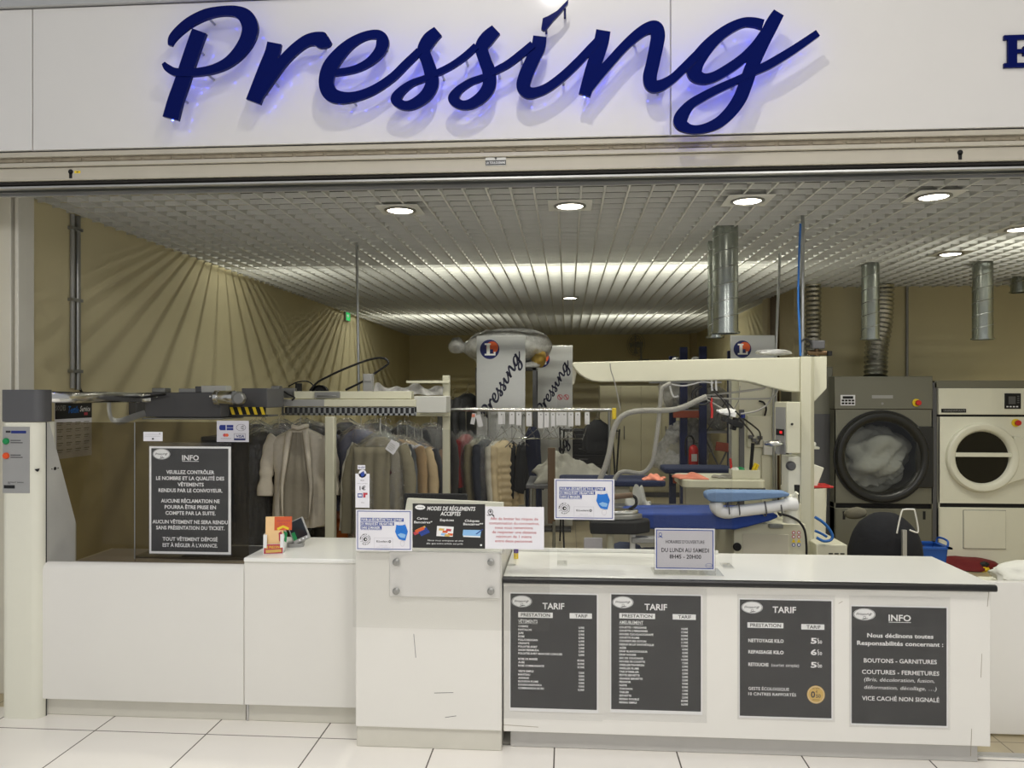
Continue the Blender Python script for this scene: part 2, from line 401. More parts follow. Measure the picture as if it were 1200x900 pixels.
# handwritten word: every stroke is (x, y, pen width) in photo pixels
def _st(ox, pts): return [(ox + x / 5.625, y / 5.625, w_ / 5.625) for x, y, w_ in pts]
SCRIPT = [
 ('P', [_st(180, [(300,203,98),(265,300,98),(225,420,98),(180,560,100),(145,660,102),(112,782,106)]),
        _st(180, [(108,300,24),(122,255,48),(165,205,58),(240,145,64),(340,96,66),(440,74,62),(540,76,72),(608,112,100),(637,180,106),(620,260,98),(565,345,84),(490,413,68),(400,455,58),(300,475,52),(210,480,52),(140,475,52),(95,450,48),(68,418,26)])]),
 ('r', [_st(180, [(795,282,94),(780,350,96),(740,450,96),(695,570,98),(657,672,100)]),
        _st(180, [(675,650,70),(720,585,72),(770,515,72),(840,420,70),(920,335,70),(1000,275,74),(1060,258,86),(1108,266,108),(1142,272,84),(1164,262,44)])]),
 ('e', [_st(360, [(175,478,44),(300,457,46),(400,412,54),(475,340,72),(497,272,84),(468,228,62),(390,232,54),(300,275,64),(220,345,82),(150,440,98),(125,540,98),(152,615,100),(220,643,82),(320,635,64),(440,590,58),(560,510,54),(650,422,52),(740,335,48)])]),
 ('s', [_st(360, [(862,205,74),(805,258,92),(768,330,86),(790,400,82),(815,480,88),(820,560,88),(778,632,80),(700,685,68),(640,695,60),(592,670,66),(588,642,70),(625,595,56),(690,548,44),(760,522,40),(800,505,36)]),
        _st(360, [(830,490,40),(880,470,42),(960,428,42),(1040,372,44),(1115,305,44)])]),
 ('s', [_st(500, [(457,194,76),(402,248,94),(362,312,86),(385,400,84),(410,470,88),(412,560,88),(372,628,80),(300,680,68),(235,692,60),(184,665,68),(180,638,72),(215,590,54),(285,542,46),(350,517,42),(395,500,36)]),
        _st(500, [(425,480,42),(470,458,46),(540,420,48),(620,360,50),(700,295,50)])]),
 ('i', [_st(500, [(746,238,88),(735,310,94),(690,410,90),(652,500,92),(637,570,90),(668,608,82),(720,608,66),(800,575,60),(900,500,58),(1000,405,56),(1080,320,54),(1140,255,48)])]),
 ('n', [_st(660, [(265,200,96),(250,280,98),(212,400,96),(180,500,92),(141,628,80)]),
        _st(660, [(150,600,70),(230,500,68),(310,410,64),(400,310,62),(480,236,66),(550,190,74),(606,184,92),(624,230,94),(615,300,92),(590,420,90),(571,510,92),(585,566,84),(640,566,74),(720,520,60),(790,455,58),(845,400,58),(885,355,50)])]),
 ('g', [_st(770, [(700,160,66),(640,145,62),(570,146,60),(480,185,68),(390,250,78),(310,335,94),(255,420,104),(250,485,100),(300,518,74),(370,508,66),(460,460,66),(560,390,64),(640,310,60),(700,230,60),(740,160,50)]),
        _st(770, [(802,84,76),(760,155,90),(702,270,88),(660,360,88),(620,450,88),(585,550,90),(545,650,90),(480,742,82),(400,812,72),(300,850,58),(220,852,58),(160,820,84),(158,775,92),(215,695,66),(300,640,58),(400,588,54),(500,542,50),(570,508,46),(650,468,52),(740,425,58),(850,360,56),(950,295,52),(1058,220,46)])]),
]
SCRIPT_DOT = [(500 + x / 5.625, y / 5.625) for x, y in ((765,120),(800,105),(860,70),(935,-6),(932,22),(890,75),(830,140),(785,195),(770,201),(755,190))]
def ribbon2(st, k=5, thin=1.0):
    """pen stroke -> strip of quads, in photo pixels with the word's left end at the origin, z up"""
    P = catmull(st, k); V = []; n = len(P)
    for i, (x, y, w_) in enumerate(P):
        a, b = P[max(i - 1, 0)], P[min(i + 1, n - 1)]
        tx, ty = b[0] - a[0], b[1] - a[1]; l = math.hypot(tx, ty) or 1
        nx, ny = -ty / l, tx / l; h = w_ * thin / 2
        V += [(x + nx * h - 190, -(y + ny * h) + 143), (x - nx * h - 190, -(y - ny * h) + 143)]
    return V, [(2 * i, 2 * i + 1, 2 * i + 3, 2 * i + 2) for i in range(n - 1)]

# ================================================================ the room shell
XL, XR, YB, ZC = -3.2, 5.6, 15.4, 2.85      # left wall, far right wall, back wall, egg-crate ceiling
b = MB(); b.box(-5, 7, -3.5, 3.74, -.05, 0); b.box(-5, 1.2, 3.74, 3.95, -.05, 0); struct('floor', b, 'mallfloor')
b = MB(); b.box(-5, 7, 3.95, 16, -.05, 0); b.box(1.2, 7, 3.74, 3.95, -.05, 0); o = struct('floor', b, 'shopfloor')
b = MB(); b.box(1.2, 5, 3.735, 3.775, 0, .006); struct('trim_1', b, 'alu')
b = MB(); b.box(XL - .15, XL, 3.9, YB, 0, 3.6); struct('wall_left', b, 'wall')
b = MB(); b.box(XL - .15, 2.7, YB, YB + .15, 0, 3.6); struct('wall_back', b, 'wall')
b = MB(); b.box(2.5, 2.65, 9.85, YB, 0, 3.6); struct('wall_inner', b, 'wall')
b = MB(); b.box(2.56, XR + .15, 8.72, 8.87, 0, 3.6); struct('wall_right_back', b, 'wall')
b = MB(); b.box(XR, XR + .15, 3.6, 8.72, 0, 3.6); struct('wall_right', b, 'wall')
b = MB(); b.box(2.44, 2.66, 9.6, 9.85, 0, 3.5); b.box(2.47, 2.75, 9.3, 9.6, 0, 3.5, 1); b.box(2.50, 2.62, 8.72, 9.3, 0, 3.5)
struct('trim_2', b, ['walltrim', 'wood'])
b = MB(); b.box(2.40, 2.5, 15.1, YB, 0, 3.6); struct('trim_3', b, 'walltrim')
b = MB(); b.box(XL - .15, XR + .15, 3.85, YB + .15, 3.6, 3.7); struct('ceiling', b, 'plenum')
# egg-crate grid: real crossing slats
b = MB(); cell = .1345
n = int((XR - XL) / cell)
for i in range(n + 1):
    x = XL + .05 + i * cell
    if x < XR: b.box(x - .0055, x + .0055, 3.86, 8.715 if x > 2.5 else YB, ZC, ZC + .031)
y = 3.9
while y < YB:
    b.box(XL, XR if y < 8.71 else 2.5, y - .0035, y + .0035, ZC + .0005, ZC + .030); y += cell
struct('ceiling', b, 'slat')
# guide post left of the opening
b = MB(); b.box(-3.2, -3.13, 4.12, 4.25, 0, 2.85); b.box(-3.135, -3.10, 4.15, 4.25, 0, 2.85, 1); b.box(-3.108, -3.085, 4.12, 4.25, 0, 2.85)
struct('trim_4', b, ['post', 'lintel'], .004)

# ---------------------------------------------------------------- fascia and shutter head
z0 = 2.892; b = MB()
xs = [-4.6, at(38, 100, 3.6).x, at(786, 100, 3.6).x, 4.6]
zt = 3.585
for i in range(3): b.box(xs[i] + .003, xs[i + 1] - .003, 3.6, 3.63, z0, zt)
b.box(-4.6, 4.6, 3.615, 3.65, z0, zt, 1)
struct('wall_front', b, ['fascia', 'papershade'], .002, 'white lacquered shop fascia panels')
b = MB(); b.box(-4.6, 4.6, 3.575, 3.66, zt + .004, zt + .05); b.box(-4.6, 4.6, 3.6, 3.66, zt + .05, 4.0, 1); struct('trim_5', b, ['alu', 'fascia'], .003)
b = MB()
b.box(-4.6, 4.6, 3.612, 3.66, 2.862, z0 - .006); b.box(-4.6, 4.6, 3.63, 3.66, 2.834, 2.862, 1); b.box(-4.6, 4.6, 3.615, 3.66, 2.815, 2.834)
for i in range(60): b.box(-4.5 + i * .152, -4.365 + i * .152, 3.626, 3.64, 2.840, 2.856, 2)
struct('trim_6', b, ['lintel', 'dirty', 'dirty'], .002)
b = MB(); b.box(-4.6, 4.6, 3.63, 3.85, 2.75, 2.812); b.box(-4.6, 4.6, 3.66, 3.85, 2.81, 3.62)
struct('lintel', b, 'lintel', .003, 'cream metal shutter head beam above the opening')
b = MB(); b.box(-4.6, 4.6, 3.66, 3.685, 2.722, 2.731, 1); b.box(-4.6, 4.6, 3.70, 3.71, 2.725, 2.742); b.box(-4.6, 4.6, 3.74, 3.75, 2.722, 2.742); b.box(-4.6, 4.6, 3.785, 3.80, 2.715, 2.742, 1); b.box(-4.6, 4.6, 3.64, 3.85, 2.738, 2.744, 2)
struct('trim_7', b, ['steel', 'alu', 'darkgap'])
for px, py, lab in ((83, 199, 'black keyhole in the shutter beam at its left end, beside a small yellow sticker'), (1125, 172, 'black keyhole in the shutter beam at its right end above the dryers')):
    p = at(px, py, 3.63); p.z = 2.782
    t = thing('keyhole', lab, 'keyhole', p, 0, 'keyholes in the shutter beam')
    m = MB(); m.lathe([(.012, 0), (.012, -.003)], (0, 0, .008), 'Y', 20); m.box(-.007, .007, -.003, 0, -.024, .004); m.build('keyhole_slot', 'matteblack', t)
    if px < 100:
        m = MB(); m.box(.02, .05, -.002, 0, 0, .012); m.box(.03, .04, -.0025, 0, .004, .008, 1); m.build('sticker', ['yellow', 'print'], t)
# maker's plate on the beam
a, c = at(569, 183, 3.63), at(593, 194, 3.63)
t = thing('maker_plate', 'small silver and black maker plate in the middle of the shutter beam', 'plate', (a.x, 3.63, c.z))
wd, hg = c.x - a.x, a.z - c.z
m = MB(); m.box(0, wd, -.003, 0, 0, hg); m.build('plate_body', 'steelcup', t)
pr = Print(wd, hg); pr.rect(0, 1, .45, .95, 0); pr.text('LA TOULOUSAINE', .04, .96, .82, .24, 1); pr.poly([(.5, .06), (.56, .2), (.53, .4), (.47, .4), (.44, .2)], 0)
o = pr.done(t, ['black', 'whiteprint']); o.location = (0, -.003, 0)

# ---------------------------------------------------------------- the big lettering
sg = thing('sign_lettering', 'large blue handwritten lettering standing off the white fascia', 'sign', (at(575, 143, 3.5).x, 3.5, at(575, 143, 3.5).z))
org = Vector(sg.location); LED = None
for name, sts in SCRIPT:
    m = MB()
    for si, st in enumerate(sts):
        V, F = ribbon2(st, 7)
        P = [at(x + 190, 143 - z, 3.5) - org for x, z in V]; k = len(P)
        m.add([(p.x, -.003 * (i / k) - .0035 * si, p.z) for i, p in enumerate(P)] + [(p.x, .018 - .003 * (i / k) - .0035 * si, p.z) for i, p in enumerate(P)],
              list(F) + [tuple(i + k for i in reversed(q)) for q in F] + [q for i in range(0, k - 2, 2) for q in ((i, i + 2, i + 2 + k, i + k), (i + 1, i + 1 + k, i + 3 + k, i + 3))]
              + [(0, 1, 1 + k, k), (k - 2, k - 2 + k, k - 1 + k, k - 1)])
    if name == 'i':
        P = [at(x, y, 3.5) - org for x, y in SCRIPT_DOT]
        m.prism([(p.x, p.z) for p in P], 0, .018)
        for i in (1, 4):
            q = P[i if i == 1 else 5] * .5 + P[8 if i == 1 else 4] * .5
            m.cyl((q.x, .018, q.z), (q.x, .099, q.z), .006, n=8)
    o = m.build('letter', 'blue', sg, 0, 35)
    LN = 0
    for st in sts:
        P = catmull(st, 3); acc = 9
        for i in range(1, len(P)):
            acc += math.hypot(P[i][0] - P[i - 1][0], P[i][1] - P[i - 1][1])
            if acc > 14:
                acc = 0; q = at(P[i][0], P[i][1], 3.5) - org
                u_ = MB().box(-.0033, .0033, 0, .003, -.0033, .0033).build('led', 'led', o) if LED is None else LED.copy()
                if LED is not None: C.objects.link(u_); u_.parent = o
                LED = LED or u_; u_.location = (q.x, .0185, q.z)
        for f in (.25, .75):
            x, y, _ = P[int(f * (len(P) - 1))]; q = at(x, y, 3.5) - org
            S = MB(); S.cyl((q.x, .0185, q.z), (q.x, .099, q.z), .006, n=8); S.build('standoff', 'steel', o)
# the slab-serif initial further right, cut off by the frame
def slab_E(m, x0, x1, z0, z1, y0, y1):
    w_, h = x1 - x0, z1 - z0
    P = [(0,0),(1,0),(1,.3),(.88,.3),(.84,.14),(.42,.14),(.42,.44),(.62,.44),(.62,.36),(.72,.36),(.72,.64),(.62,.64),(.62,.56),(.42,.56),(.42,.86),(.84,.86),(.88,.7),(1,.7),(1,1),(0,1),(0,.86),(.12,.86),(.12,.14),(0,.14)]
    m.prism([(x0 + u * w_, z0 + v * h) for u, v in P], y0, y1)
a, c = at(1176, 42, 3.595), at(1212, 79, 3.595)
m = MB(); slab_E(m, a.x, c.x, c.z, a.z, 3.588, 3.6)
tag(m.build('sign_letter', 'blue'), 'navy slab serif capital E on the fascia, cut off at the right edge', 'sign')

# ================================================================ counters
def bx(name, mats, parent, x0, x1, y0, y1, z0, z1, bev=.004, mi=0):
    m = MB(); m.box(x0, x1, y0, y1, z0, z1); return m.build(name, mats, parent, bev)
# left counter
xa, xb = at(48, 740, 3.84).x, at(285.5, 740, 3.84).x
t = thing('counter_unit', 'white counter unit with rounded top edge under the smoked glass, beside the terminal column', 'counter', ((xa + xb) / 2, 3.84, 0))
W_ = (xb - xa) / 2
m = MB(); m.prismx([(0, .09), (.7, .09), (.7, .74), (.02, .775), (.008, .77), (0, .755)] if 0 else [(0, .095), (.10, .095), (.10, .775), (.035, .81), (.018, .805), (.005, .792), (0, .775)], -W_, W_)
m.build('facing_panel', 'counter', t, .003); bx('end_panel', 'counter', t, -W_, -W_ + .02, .1, .62, .0, .76); bx('end_panel', 'counter', t, W_ - .02, W_, .1, .62, 0, .76)
bx('plinth', 'kick', t, -W_, W_ - .003, .035, .06, 0, .095)
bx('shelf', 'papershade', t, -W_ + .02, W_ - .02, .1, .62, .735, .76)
# second counter
xa, xb = xb + .002, at(417, 740, 3.84).x + .02
t = thing('counter_unit', 'white counter unit with flat top carrying the leaflet holder', 'counter', ((xa + xb) / 2, 3.84, 0))
W_ = (xb - xa) / 2
bx('body', 'counter', t, -W_, W_, 0, .56, .095, .83); bx('worktop', 'countertop', t, -W_, W_, -.008, .57, .83, .853, .006); bx('plinth', 'kick', t, -W_ + .006, W_, .035, .3, 0, .095)
bx('corner_post', 'alu', t, -W_, -W_ + .012, .028, .04, 0, .095)
# raised middle box
xc, xd = at(416.5, 740, 3.62).x, at(588, 740, 3.62).x
t = thing('counter_unit', 'scuffed white raised counter box in the middle with bolted front plate', 'counter', ((xc + xd) / 2, 3.62, 0))
W_ = (xd - xc) / 2
bx('body', 'counter', t, -W_, W_, 0, .62, .1, .935); bx('worktop', 'countertop', t, -W_, W_, 0, .62, .935, .95, .005); bx('plinth', 'kick', t, -W_ + .002, W_ - .002, .012, .5, 0, .1)
a, c = at(456, 646, 3.605), at(587, 702, 3.605); X0 = (xc + xd) / 2
pl = bx('clamp_plate', 'fascia', t, a.x - X0, c.x - X0 - .004, -.012, 0, c.z, a.z, .003)
for px, py in ((464, 659), (575, 659), (464, 693), (575, 693)):
    q = at(px, py, 3.59); m = MB(); m.lathe([(.017, 0), (.017, -.006), (.009, -.009), (.009, -.012), (.001, -.012)], (q.x - X0, -.0235, q.z), 'Y', 20)
    m.cyl((q.x - X0, -.0125, q.z), (q.x - X0, -.024, q.z), .006); m.build('bolt', 'steelcup', t)
# dark scratches on its front
m = MB()
for x, z, l, a_ in ((486, 757, 27, 95), (528, 840, 13, 10), (520, 812, 22, 3), (496, 682, 4, 20), (508, 682, 9, 5)):
    q = at(x, z, 3.618); dx, dz = math.cos(math.radians(a_)) * l / 480, math.sin(math.radians(a_)) * l / 480
    m.box(-.001, .001, -.0006, 0, -1, 1, 0, Matrix.Translation((q.x - X0, -.0002, q.z)) @ Matrix.Rotation(math.atan2(dx, dz), 4, 'Y') @ Matrix.Diagonal((1, 1, math.hypot(dx, dz), 1)))
m.build('scratch_marks', 'print', t)
# main counter
xe, xf = xd + .006, at(1161, 780, 3.64).x
t = thing('counter_unit', 'long white main counter with black front edge and four black notices', 'counter', ((xe + xf) / 2, 3.64, 0))
W_ = (xf - xe) / 2; X0 = (xe + xf) / 2
bx('facing_panel', 'counter', t, -W_, W_, 0, .025, .09, .80); bx('end_panel', 'counter', t, W_ - .025, W_, .025, .58, .09, .80); bx('end_panel', 'counter', t, -W_, -W_ + .025, .025, .58, .09, .80)
bx('plinth', 'kickgrey', t, -W_ + .03, W_ - .035, .042, .5, 0, .09)
bx('worktop', 'countertop', t, -W_, W_ + .01, -.012, .585, .805, .832, .004)
m = MB(); m.prismx([(-.012, .799), (-.027, .801), (-.034, .808), (-.034, .822), (-.028, .829), (-.012, .831)], -W_, W_ + .012); m.build('edge_strip', 'black', t, 0)
bx('shelf', 'counter', t, -W_ + .03, W_ - .03, .03, .57, .4, .42); bx('upstand', 'countertop', t, -W_, W_ * .0, .555, .575, .832, .85, .002)
m = MB()
for x, z, l, a_ in ((905, 757, 22, -2), (985, 706, 5, 30), (600, 850, 60, -2), (1150, 780, 26, 88), (1158, 700, 20, 85), (1138, 870, 30, 88)):
    q = at(x, z, 3.64); dx, dz = math.cos(math.radians(a_)) * l / 480, math.sin(math.radians(a_)) * l / 480
    m.box(-.001, .001, -.0006, 0, -1, 1, 0, Matrix.Translation((q.x - X0, -.0002, q.z)) @ Matrix.Rotation(math.atan2(dx, dz), 4, 'Y') @ Matrix.Diagonal((1, 1, math.hypot(dx, dz), 1)))
m.build('scuff_marks', 'dirty', t)
# low swing gate to the right
t = thing('swing_gate', 'plain white low panel right of the main counter', 'gate', (2.6, 3.96, 0))
m = MB(); m.box(at(1155, 760, 3.96).x - 2.6, 1.2, 0, .035, .012, .765); m.build('gate_panel', 'counter', t, .004)
for x_ in (-.3, .7): m = MB(); m.box(x_, x_ + .04, .005, .03, 0, .012); m.build('foot', 'alu', t)

# ---------------------------------------------------------------- payment terminal column
xa, xb = at(-1, 640, 3.81).x, at(54, 640, 3.86).x
t = thing('terminal_column', 'tall white conveyor terminal column with grey cap at the far left', 'terminal', ((xa + xb) / 2, 3.81, 0))
X0 = (xa + xb) / 2; W_ = (xb - xa) / 2
def rrect(x0, x1, y0, y1, r, n=6):
    P = []
    for cx, cy, a0 in ((x1 - r, y0 + r, -90), (x1 - r, y1 - r, 0), (x0 + r, y1 - r, 90), (x0 + r, y0 + r, 180)):
        for i in range(n + 1):
            a = math.radians(a0 + 90 * i / n); P.append((cx + r * math.cos(a), cy + r * math.sin(a)))
    return P
m = MB(); m.prismz(rrect(-W_, W_, 0, .16, .05), 0, 1.545); m.build('body', 'bodywhite', t)
m = MB(); m.prismz(rrect(-W_ - .004, W_ + .008, -.004, .115, .045), 1.547, 1.715); m.build('cap', 'bodygrey', t, .002)
m = MB(); m.prismx([(.16, 0), (.29, 0), (.30, .9), (.28, 1.1), (.08, 1.53), (.16, 1.53)] if 0 else [(.054, 0), (.30, 0), (.30, .96), (.075, 1.54), (.054, 1.54)], W_ - .012, W_ + .001); m.build('cheek_plate', 'sidegrey', t); m = MB(); m.box(W_ - .01, W_ + .002, .048, .053, 0, 1.545); m.build('seam', 'matteblack', t)
m = MB()
q = atX(64, 549, xb); m.lathe([(.009, 0), (.009, .004)], (W_, q.y - 3.81, q.z), 'X', 14); m.lathe([(.003, 0), (.003, .004)], (W_, q.y - 3.835, q.z), 'X', 8); m.lathe([(.003, 0), (.003, .004)], (W_, q.y - 3.785, q.z), 'X', 8)
m.build('lock', 'black', t)
a, c = at(3.5, 500, 3.81), at(35, 578, 3.81); wd, hg = c.x - a.x, a.z - c.z
p = MB(); p.box(0, wd, -.003, .004, 0, hg); cp = p.build('control_panel', 'panelgrey', t, .001); cp.location = (a.x - X0, 0, c.z)
pr = Print(wd, hg)
pr.rect(.12, .3, .06, .09, 0); pr.rect(.32, .88, .06, .1, 1)
for v in (.2, .235, .42, .455): pr.rect(.3, .3 + (.45 if int(v * 1000) % 2 else .38), v, v + .012, 0)
pr.text('RETRAIT 24H/24', .2, .78, .845, .016, 0); pr.rect(.05, .46, .88, .93, 2); pr.rect(.2, .3, .855, .862, 0)
o = pr.done(cp, ['print', 'bluelogo', 'black']); o.location = (0, -.003, 0)
for px, py, k in ((8, 517, 'green'), (8, 534, 'orange')):
    q = at(px, py, 3.81); m = MB(); m.lathe([(.017, 0), (.017, -.007), (.013, -.012), (.001, -.013)], (q.x - X0, -.003, q.z), 'Y', 20)
    o = m.build('button', k, t); o['label'] = k + ' push button'
q = at(43, 550, 3.81); m = MB(); m.prism([(q.x - X0 - .012, q.z), (q.x - X0 + .01, q.z + .004), (q.x - X0 + .002, q.z - .012)], -.001, .01); m.build('chip_mark', 'black', t)

# ---------------------------------------------------------------- smoked glass screen over the left counter
YGL = 4.10
xa, xm, xb = at(66, 600, YGL).x, at(158, 600, YGL).x, at(291, 600, YGL).x
zt = at(110, 495, YGL).z
t = thing('glass_screen', 'smoked glass screen of two panes standing on the left counter', 'screen', ((xa + xb) / 2, YGL, .79))
X0 = (xa + xb) / 2
m = MB(); m.box(xa - X0, xm - X0 - .001, .0, .008, -.03, zt - .79); m.build('pane', 'glass', t)
m = MB(); m.box(xm - X0 + .001, xb - X0, .0, .008, -.03, zt - .79 + .004); m.build('pane', 'glass', t)
m = MB(); m.box(xm - X0 - .003, xm - X0 + .003, -.002, .0, -.012, zt - .79); m.build('joint_strip', 'steelcup', t)
t = thing('delivery_tray', 'grey slatted delivery tray behind the smoked glass', 'tray', (-1.95, 4.34, .762))
m = MB(); m.box(-.5, .34, -.14, .2, 0, .012); m.build('tray_plate', 'panelgrey', t, .004)
m = MB()
for i in range(14): m.box(-.22, .3, -.15 + i * .022, -.14 + i * .022, .012, .018)
m.build('grille', 'bodygrey', t)

# ================================================================ printed notices
def notice(name, label, cat, px0, py0, px1, py1, Y, back='whiteprint', thick=.002, group=None, bev=0):
    a, c = at(px0, py0, Y), at(px1, py1, Y); wd, hg = c.x - a.x, a.z - c.z
    t = thing(name, label, cat, (a.x, Y, c.z), 0, group)
    m = MB(); m.box(0, wd, 0, thick, 0, hg); m.build('sheet', back, t, bev)
    return t, Print(wd, hg), wd, hg
def logo(pr, u=.14, v=.075, ru=.115, rv=.05, e=1, d=0):
    pr.ell(u, v, ru, rv, e); pr.ring(u, v, ru * .96, rv * .96, .05, 2 if d is None else d)
    pr.script(u - ru * .72, v + rv * .2, ru * 1.45, d, 0, 1, 1.2)
    pr.ring(u + ru * .02, v + rv * .5, ru * .13, rv * .22, .3, d, 10); pr.poly([(u - ru * .2, v + rv * .75), (u + ru * .3, v + rv * .62), (u + ru * .34, v + rv * .72), (u - ru * .18, v + rv * .86)], d)
def pocket(t, wd, hg, l=.03, r=.03, tp=.04, bt=.03):
    m = MB(); m.box(-l, wd + r, -.0032, -.0026, -bt, hg + tp); m.build('plastic_pocket', 'sleeve', t)
NP = 'black A2 notices on the main counter'
# price list 1
def pricelist(label, px, head, rows, rowv, v0):
    t, pr, wd, hg = notice('price_notice', label, 'sign', px[0], px[1], px[2], px[3], 3.6365, 'whiteprint', .0025, NP)
    pr.rect(.012, .985, .01, .972, 0); logo(pr)
    pr.text('TARIF', .375, .62, .135, .05, 1, bold=.02)
    pr.rect(.1, .49, .165, .21, 1); pr.text('PRESTATION', .13, .46, .2, .026, 0, bold=.02)
    pr.rect(.68, .93, .165, .21, 1); pr.text('TARIF', .74, .88, .2, .026, 0, bold=.02)
    pr.text(head, .1, .1 + .021 * len(head) + .03, .255, .026, 1, under=True)
    v = v0
    for r in rows:
        if r: pr.text(r[0], .1, 0, v, .0155, 1, 'l', .03, .95, res=2); pr.text(r[1], .845, 0, v + .002, .0155, 1, 'r', .03, .9, res=2)
        v += rowv if r else rowv * .62
    pr.done(t, ['signblack', 'whiteprint']); pocket(t, wd, hg, .035, .02, .03, .035)
R1 = [('CHEMISE', '3,90€'), ('PANTALON', '5,90€'), ('JUPE', '5,90€'), ('ROBE', '8,90€'), ('PULL/CARDIGAN', '6,90€'), ('CRAVATE', '5,90€'), ('POLO/TEE-SHIRT', '3,90€'), ('SHORT/BERMUDA', '5,90€'), ('POLO/TEE-SHIRT MANCHES LONGUES', '5,90€'), None,
      ('ROBE DE MARIÉE', '89,90€'), ('AUBE', '34,90€'), ('ROBE COMMUNIANTE', '37,90€'), None, ('VESTE SIMPLE', '7,50€'), ('MANTEAU', '9,90€'), ('ANORAK', '9,90€'), ('BLOUSON PLUME', '9,90€'), ('DOUDOUNE/PARKA', '9,90€'), ('COMBINAISON DE SKI', '15,90€')]
R2 = [('COUETTE 1 PERSONNE', '14,50€'), ('COUETTE 2 PERSONNES', '17,90€'), ('HOUSSE CLIC-CLAC/CANAPÉ', '14,90€'), ('COUETTE PLUME', '22,90€'), ('COUVERTURE COTON', '11,90€'), ('DESSUS DE LIT SYNTHÉTIQUE', '12,90€'), ('ALÈSE', '4,90€'), ('DRAP BLANC/COULEUR', '4,50€'), ('DRAP HOUSSE', '4,50€'), ('SAC DE COUCHAGE', '14,90€'), ('HOUSSE DE COUETTE', '7,50€'), ('OREILLER/TRAVERSIN', '5,90€'), ('OREILLER PLUME', '6,90€'), ("TAIE D'OREILLER", '3,50€'), ('PETITE SERVIETTE', '2,50€'), ('GRANDE SERVIETTE', '3,50€'), ('PEIGNOIR', '9,90€'), ('NAPPE', '8,90€'), ('TORCHON', '1,90€'), ('TABLIER', '3,90€'), ('SERVIETTE', '2,50€'), ('RIDEAU DOUBLÉ', '20,90€'), ('RIDEAU SIMPLE', '16,90€')]
pricelist('black price list headed VÊTEMENTS, leftmost notice on the main counter', (597, 694, 701, 836), 'VÊTEMENTS', R1, .0285, .292)
pricelist('black price list headed AMEUBLEMENT, the longest list on the main counter', (715, 695, 823, 838), 'AMEUBLEMENT', R2, .0285, .292)
t, pr, wd, hg = notice('price_notice', 'black price notice with a round gold 0,50 badge on the main counter', 'sign', 866, 701, 976, 844, 3.6365, 'whiteprint', .0025, NP)
pr.rect(.008, .985, .01, .985, 0); logo(pr)
pr.text('TARIF', .36, .61, .115, .05, 1, bold=.02)
pr.rect(.09, .475, .2, .245, 1); pr.text('PRESTATION', .12, .45, .236, .027, 0, bold=.02); pr.rect(.665, .91, .205, .25, 1); pr.text('TARIF', .72, .87, .241, .027, 0, bold=.02)
for v, a_, p1, p2 in ((.365, 'NETTOYAGE KILO', '5', '50'), (.46, 'REPASSAGE KILO', '6', '50'), (.565, 'RETOUCHE', '5', '00')):
    pr.text(a_, .1, .1 + .027 * len(a_), v, .027, 1, bold=.03)
    pr.text(p1, .765, .83, v, .044, 1, bold=.03); pr.text('€', .832, .852, v - .026, .018, 1); pr.text(p2, .838, .885, v, .026, 1, bold=.02)
pr.text('(ourlet simple)', .345, .64, .565, .026, 1, bold=0)
pr.text('GESTE ÉCOLOGIQUE', .1, .535, .765, .024, 1); pr.text('10 CINTRES RAPPORTÉS', .1, .61, .81, .024, 1)
pr.ell(.82, .79, .095, .075, 2); pr.ring(.82, .79, .086, .068, .03, 1); pr.text('0', .765, .812, .815, .05, 0, bold=.03); pr.text('€', .818, .838, .775, .018, 0); pr.text('50', .82, .87, .815, .028, 0, bold=.02)
pr.text('EN CARTE', .785, .855, .745, .011, 0, bold=0, res=1); pr.text('FIDÉLITÉ', .785, .855, .84, .011, 0, bold=0, res=1)
pr.done(t, ['signblack', 'whiteprint', 'gold']); pocket(t, wd, hg, .008, .008, .02, .008)
t, pr, wd, hg = notice('info_notice', 'black INFO notice listing excluded liabilities, rightmost on the main counter', 'sign', 997, 709, 1111, 853, 3.6365, 'whiteprint', .0025, NP)
pr.rect(.008, .985, .01, .985, 0); logo(pr)
pr.text('INFO', .39, .62, .125, .05, 1, bold=.02, under=True)
for s_, u0, u1, v, h, bo, sl in (('Nous déclinons toutes', .17, .85, .265, .034, .022, 0), ('Responsabilités concernant :', .065, .95, .33, .034, .022, 0), ('BOUTONS - GARNITURES', .135, .885, .475, .034, .014, 0), ('COUTURES - FERMETURES', .115, .91, .57, .034, .014, 0),
                             ('(Bris, décoloration, fusion,', .135, .86, .63, .03, 0, .18), ('déformation, décollage, …)', .135, .88, .695, .03, 0, .18), ('VICE CACHÉ NON SIGNALÉ', .115, .91, .79, .034, .014, 0)):
    pr.text(s_, u0, u1, v, h, 1, bold=bo, slant=sl)
pr.done(t, ['signblack', 'whiteprint']); pocket(t, wd, hg, .008, .008, .045, .008)
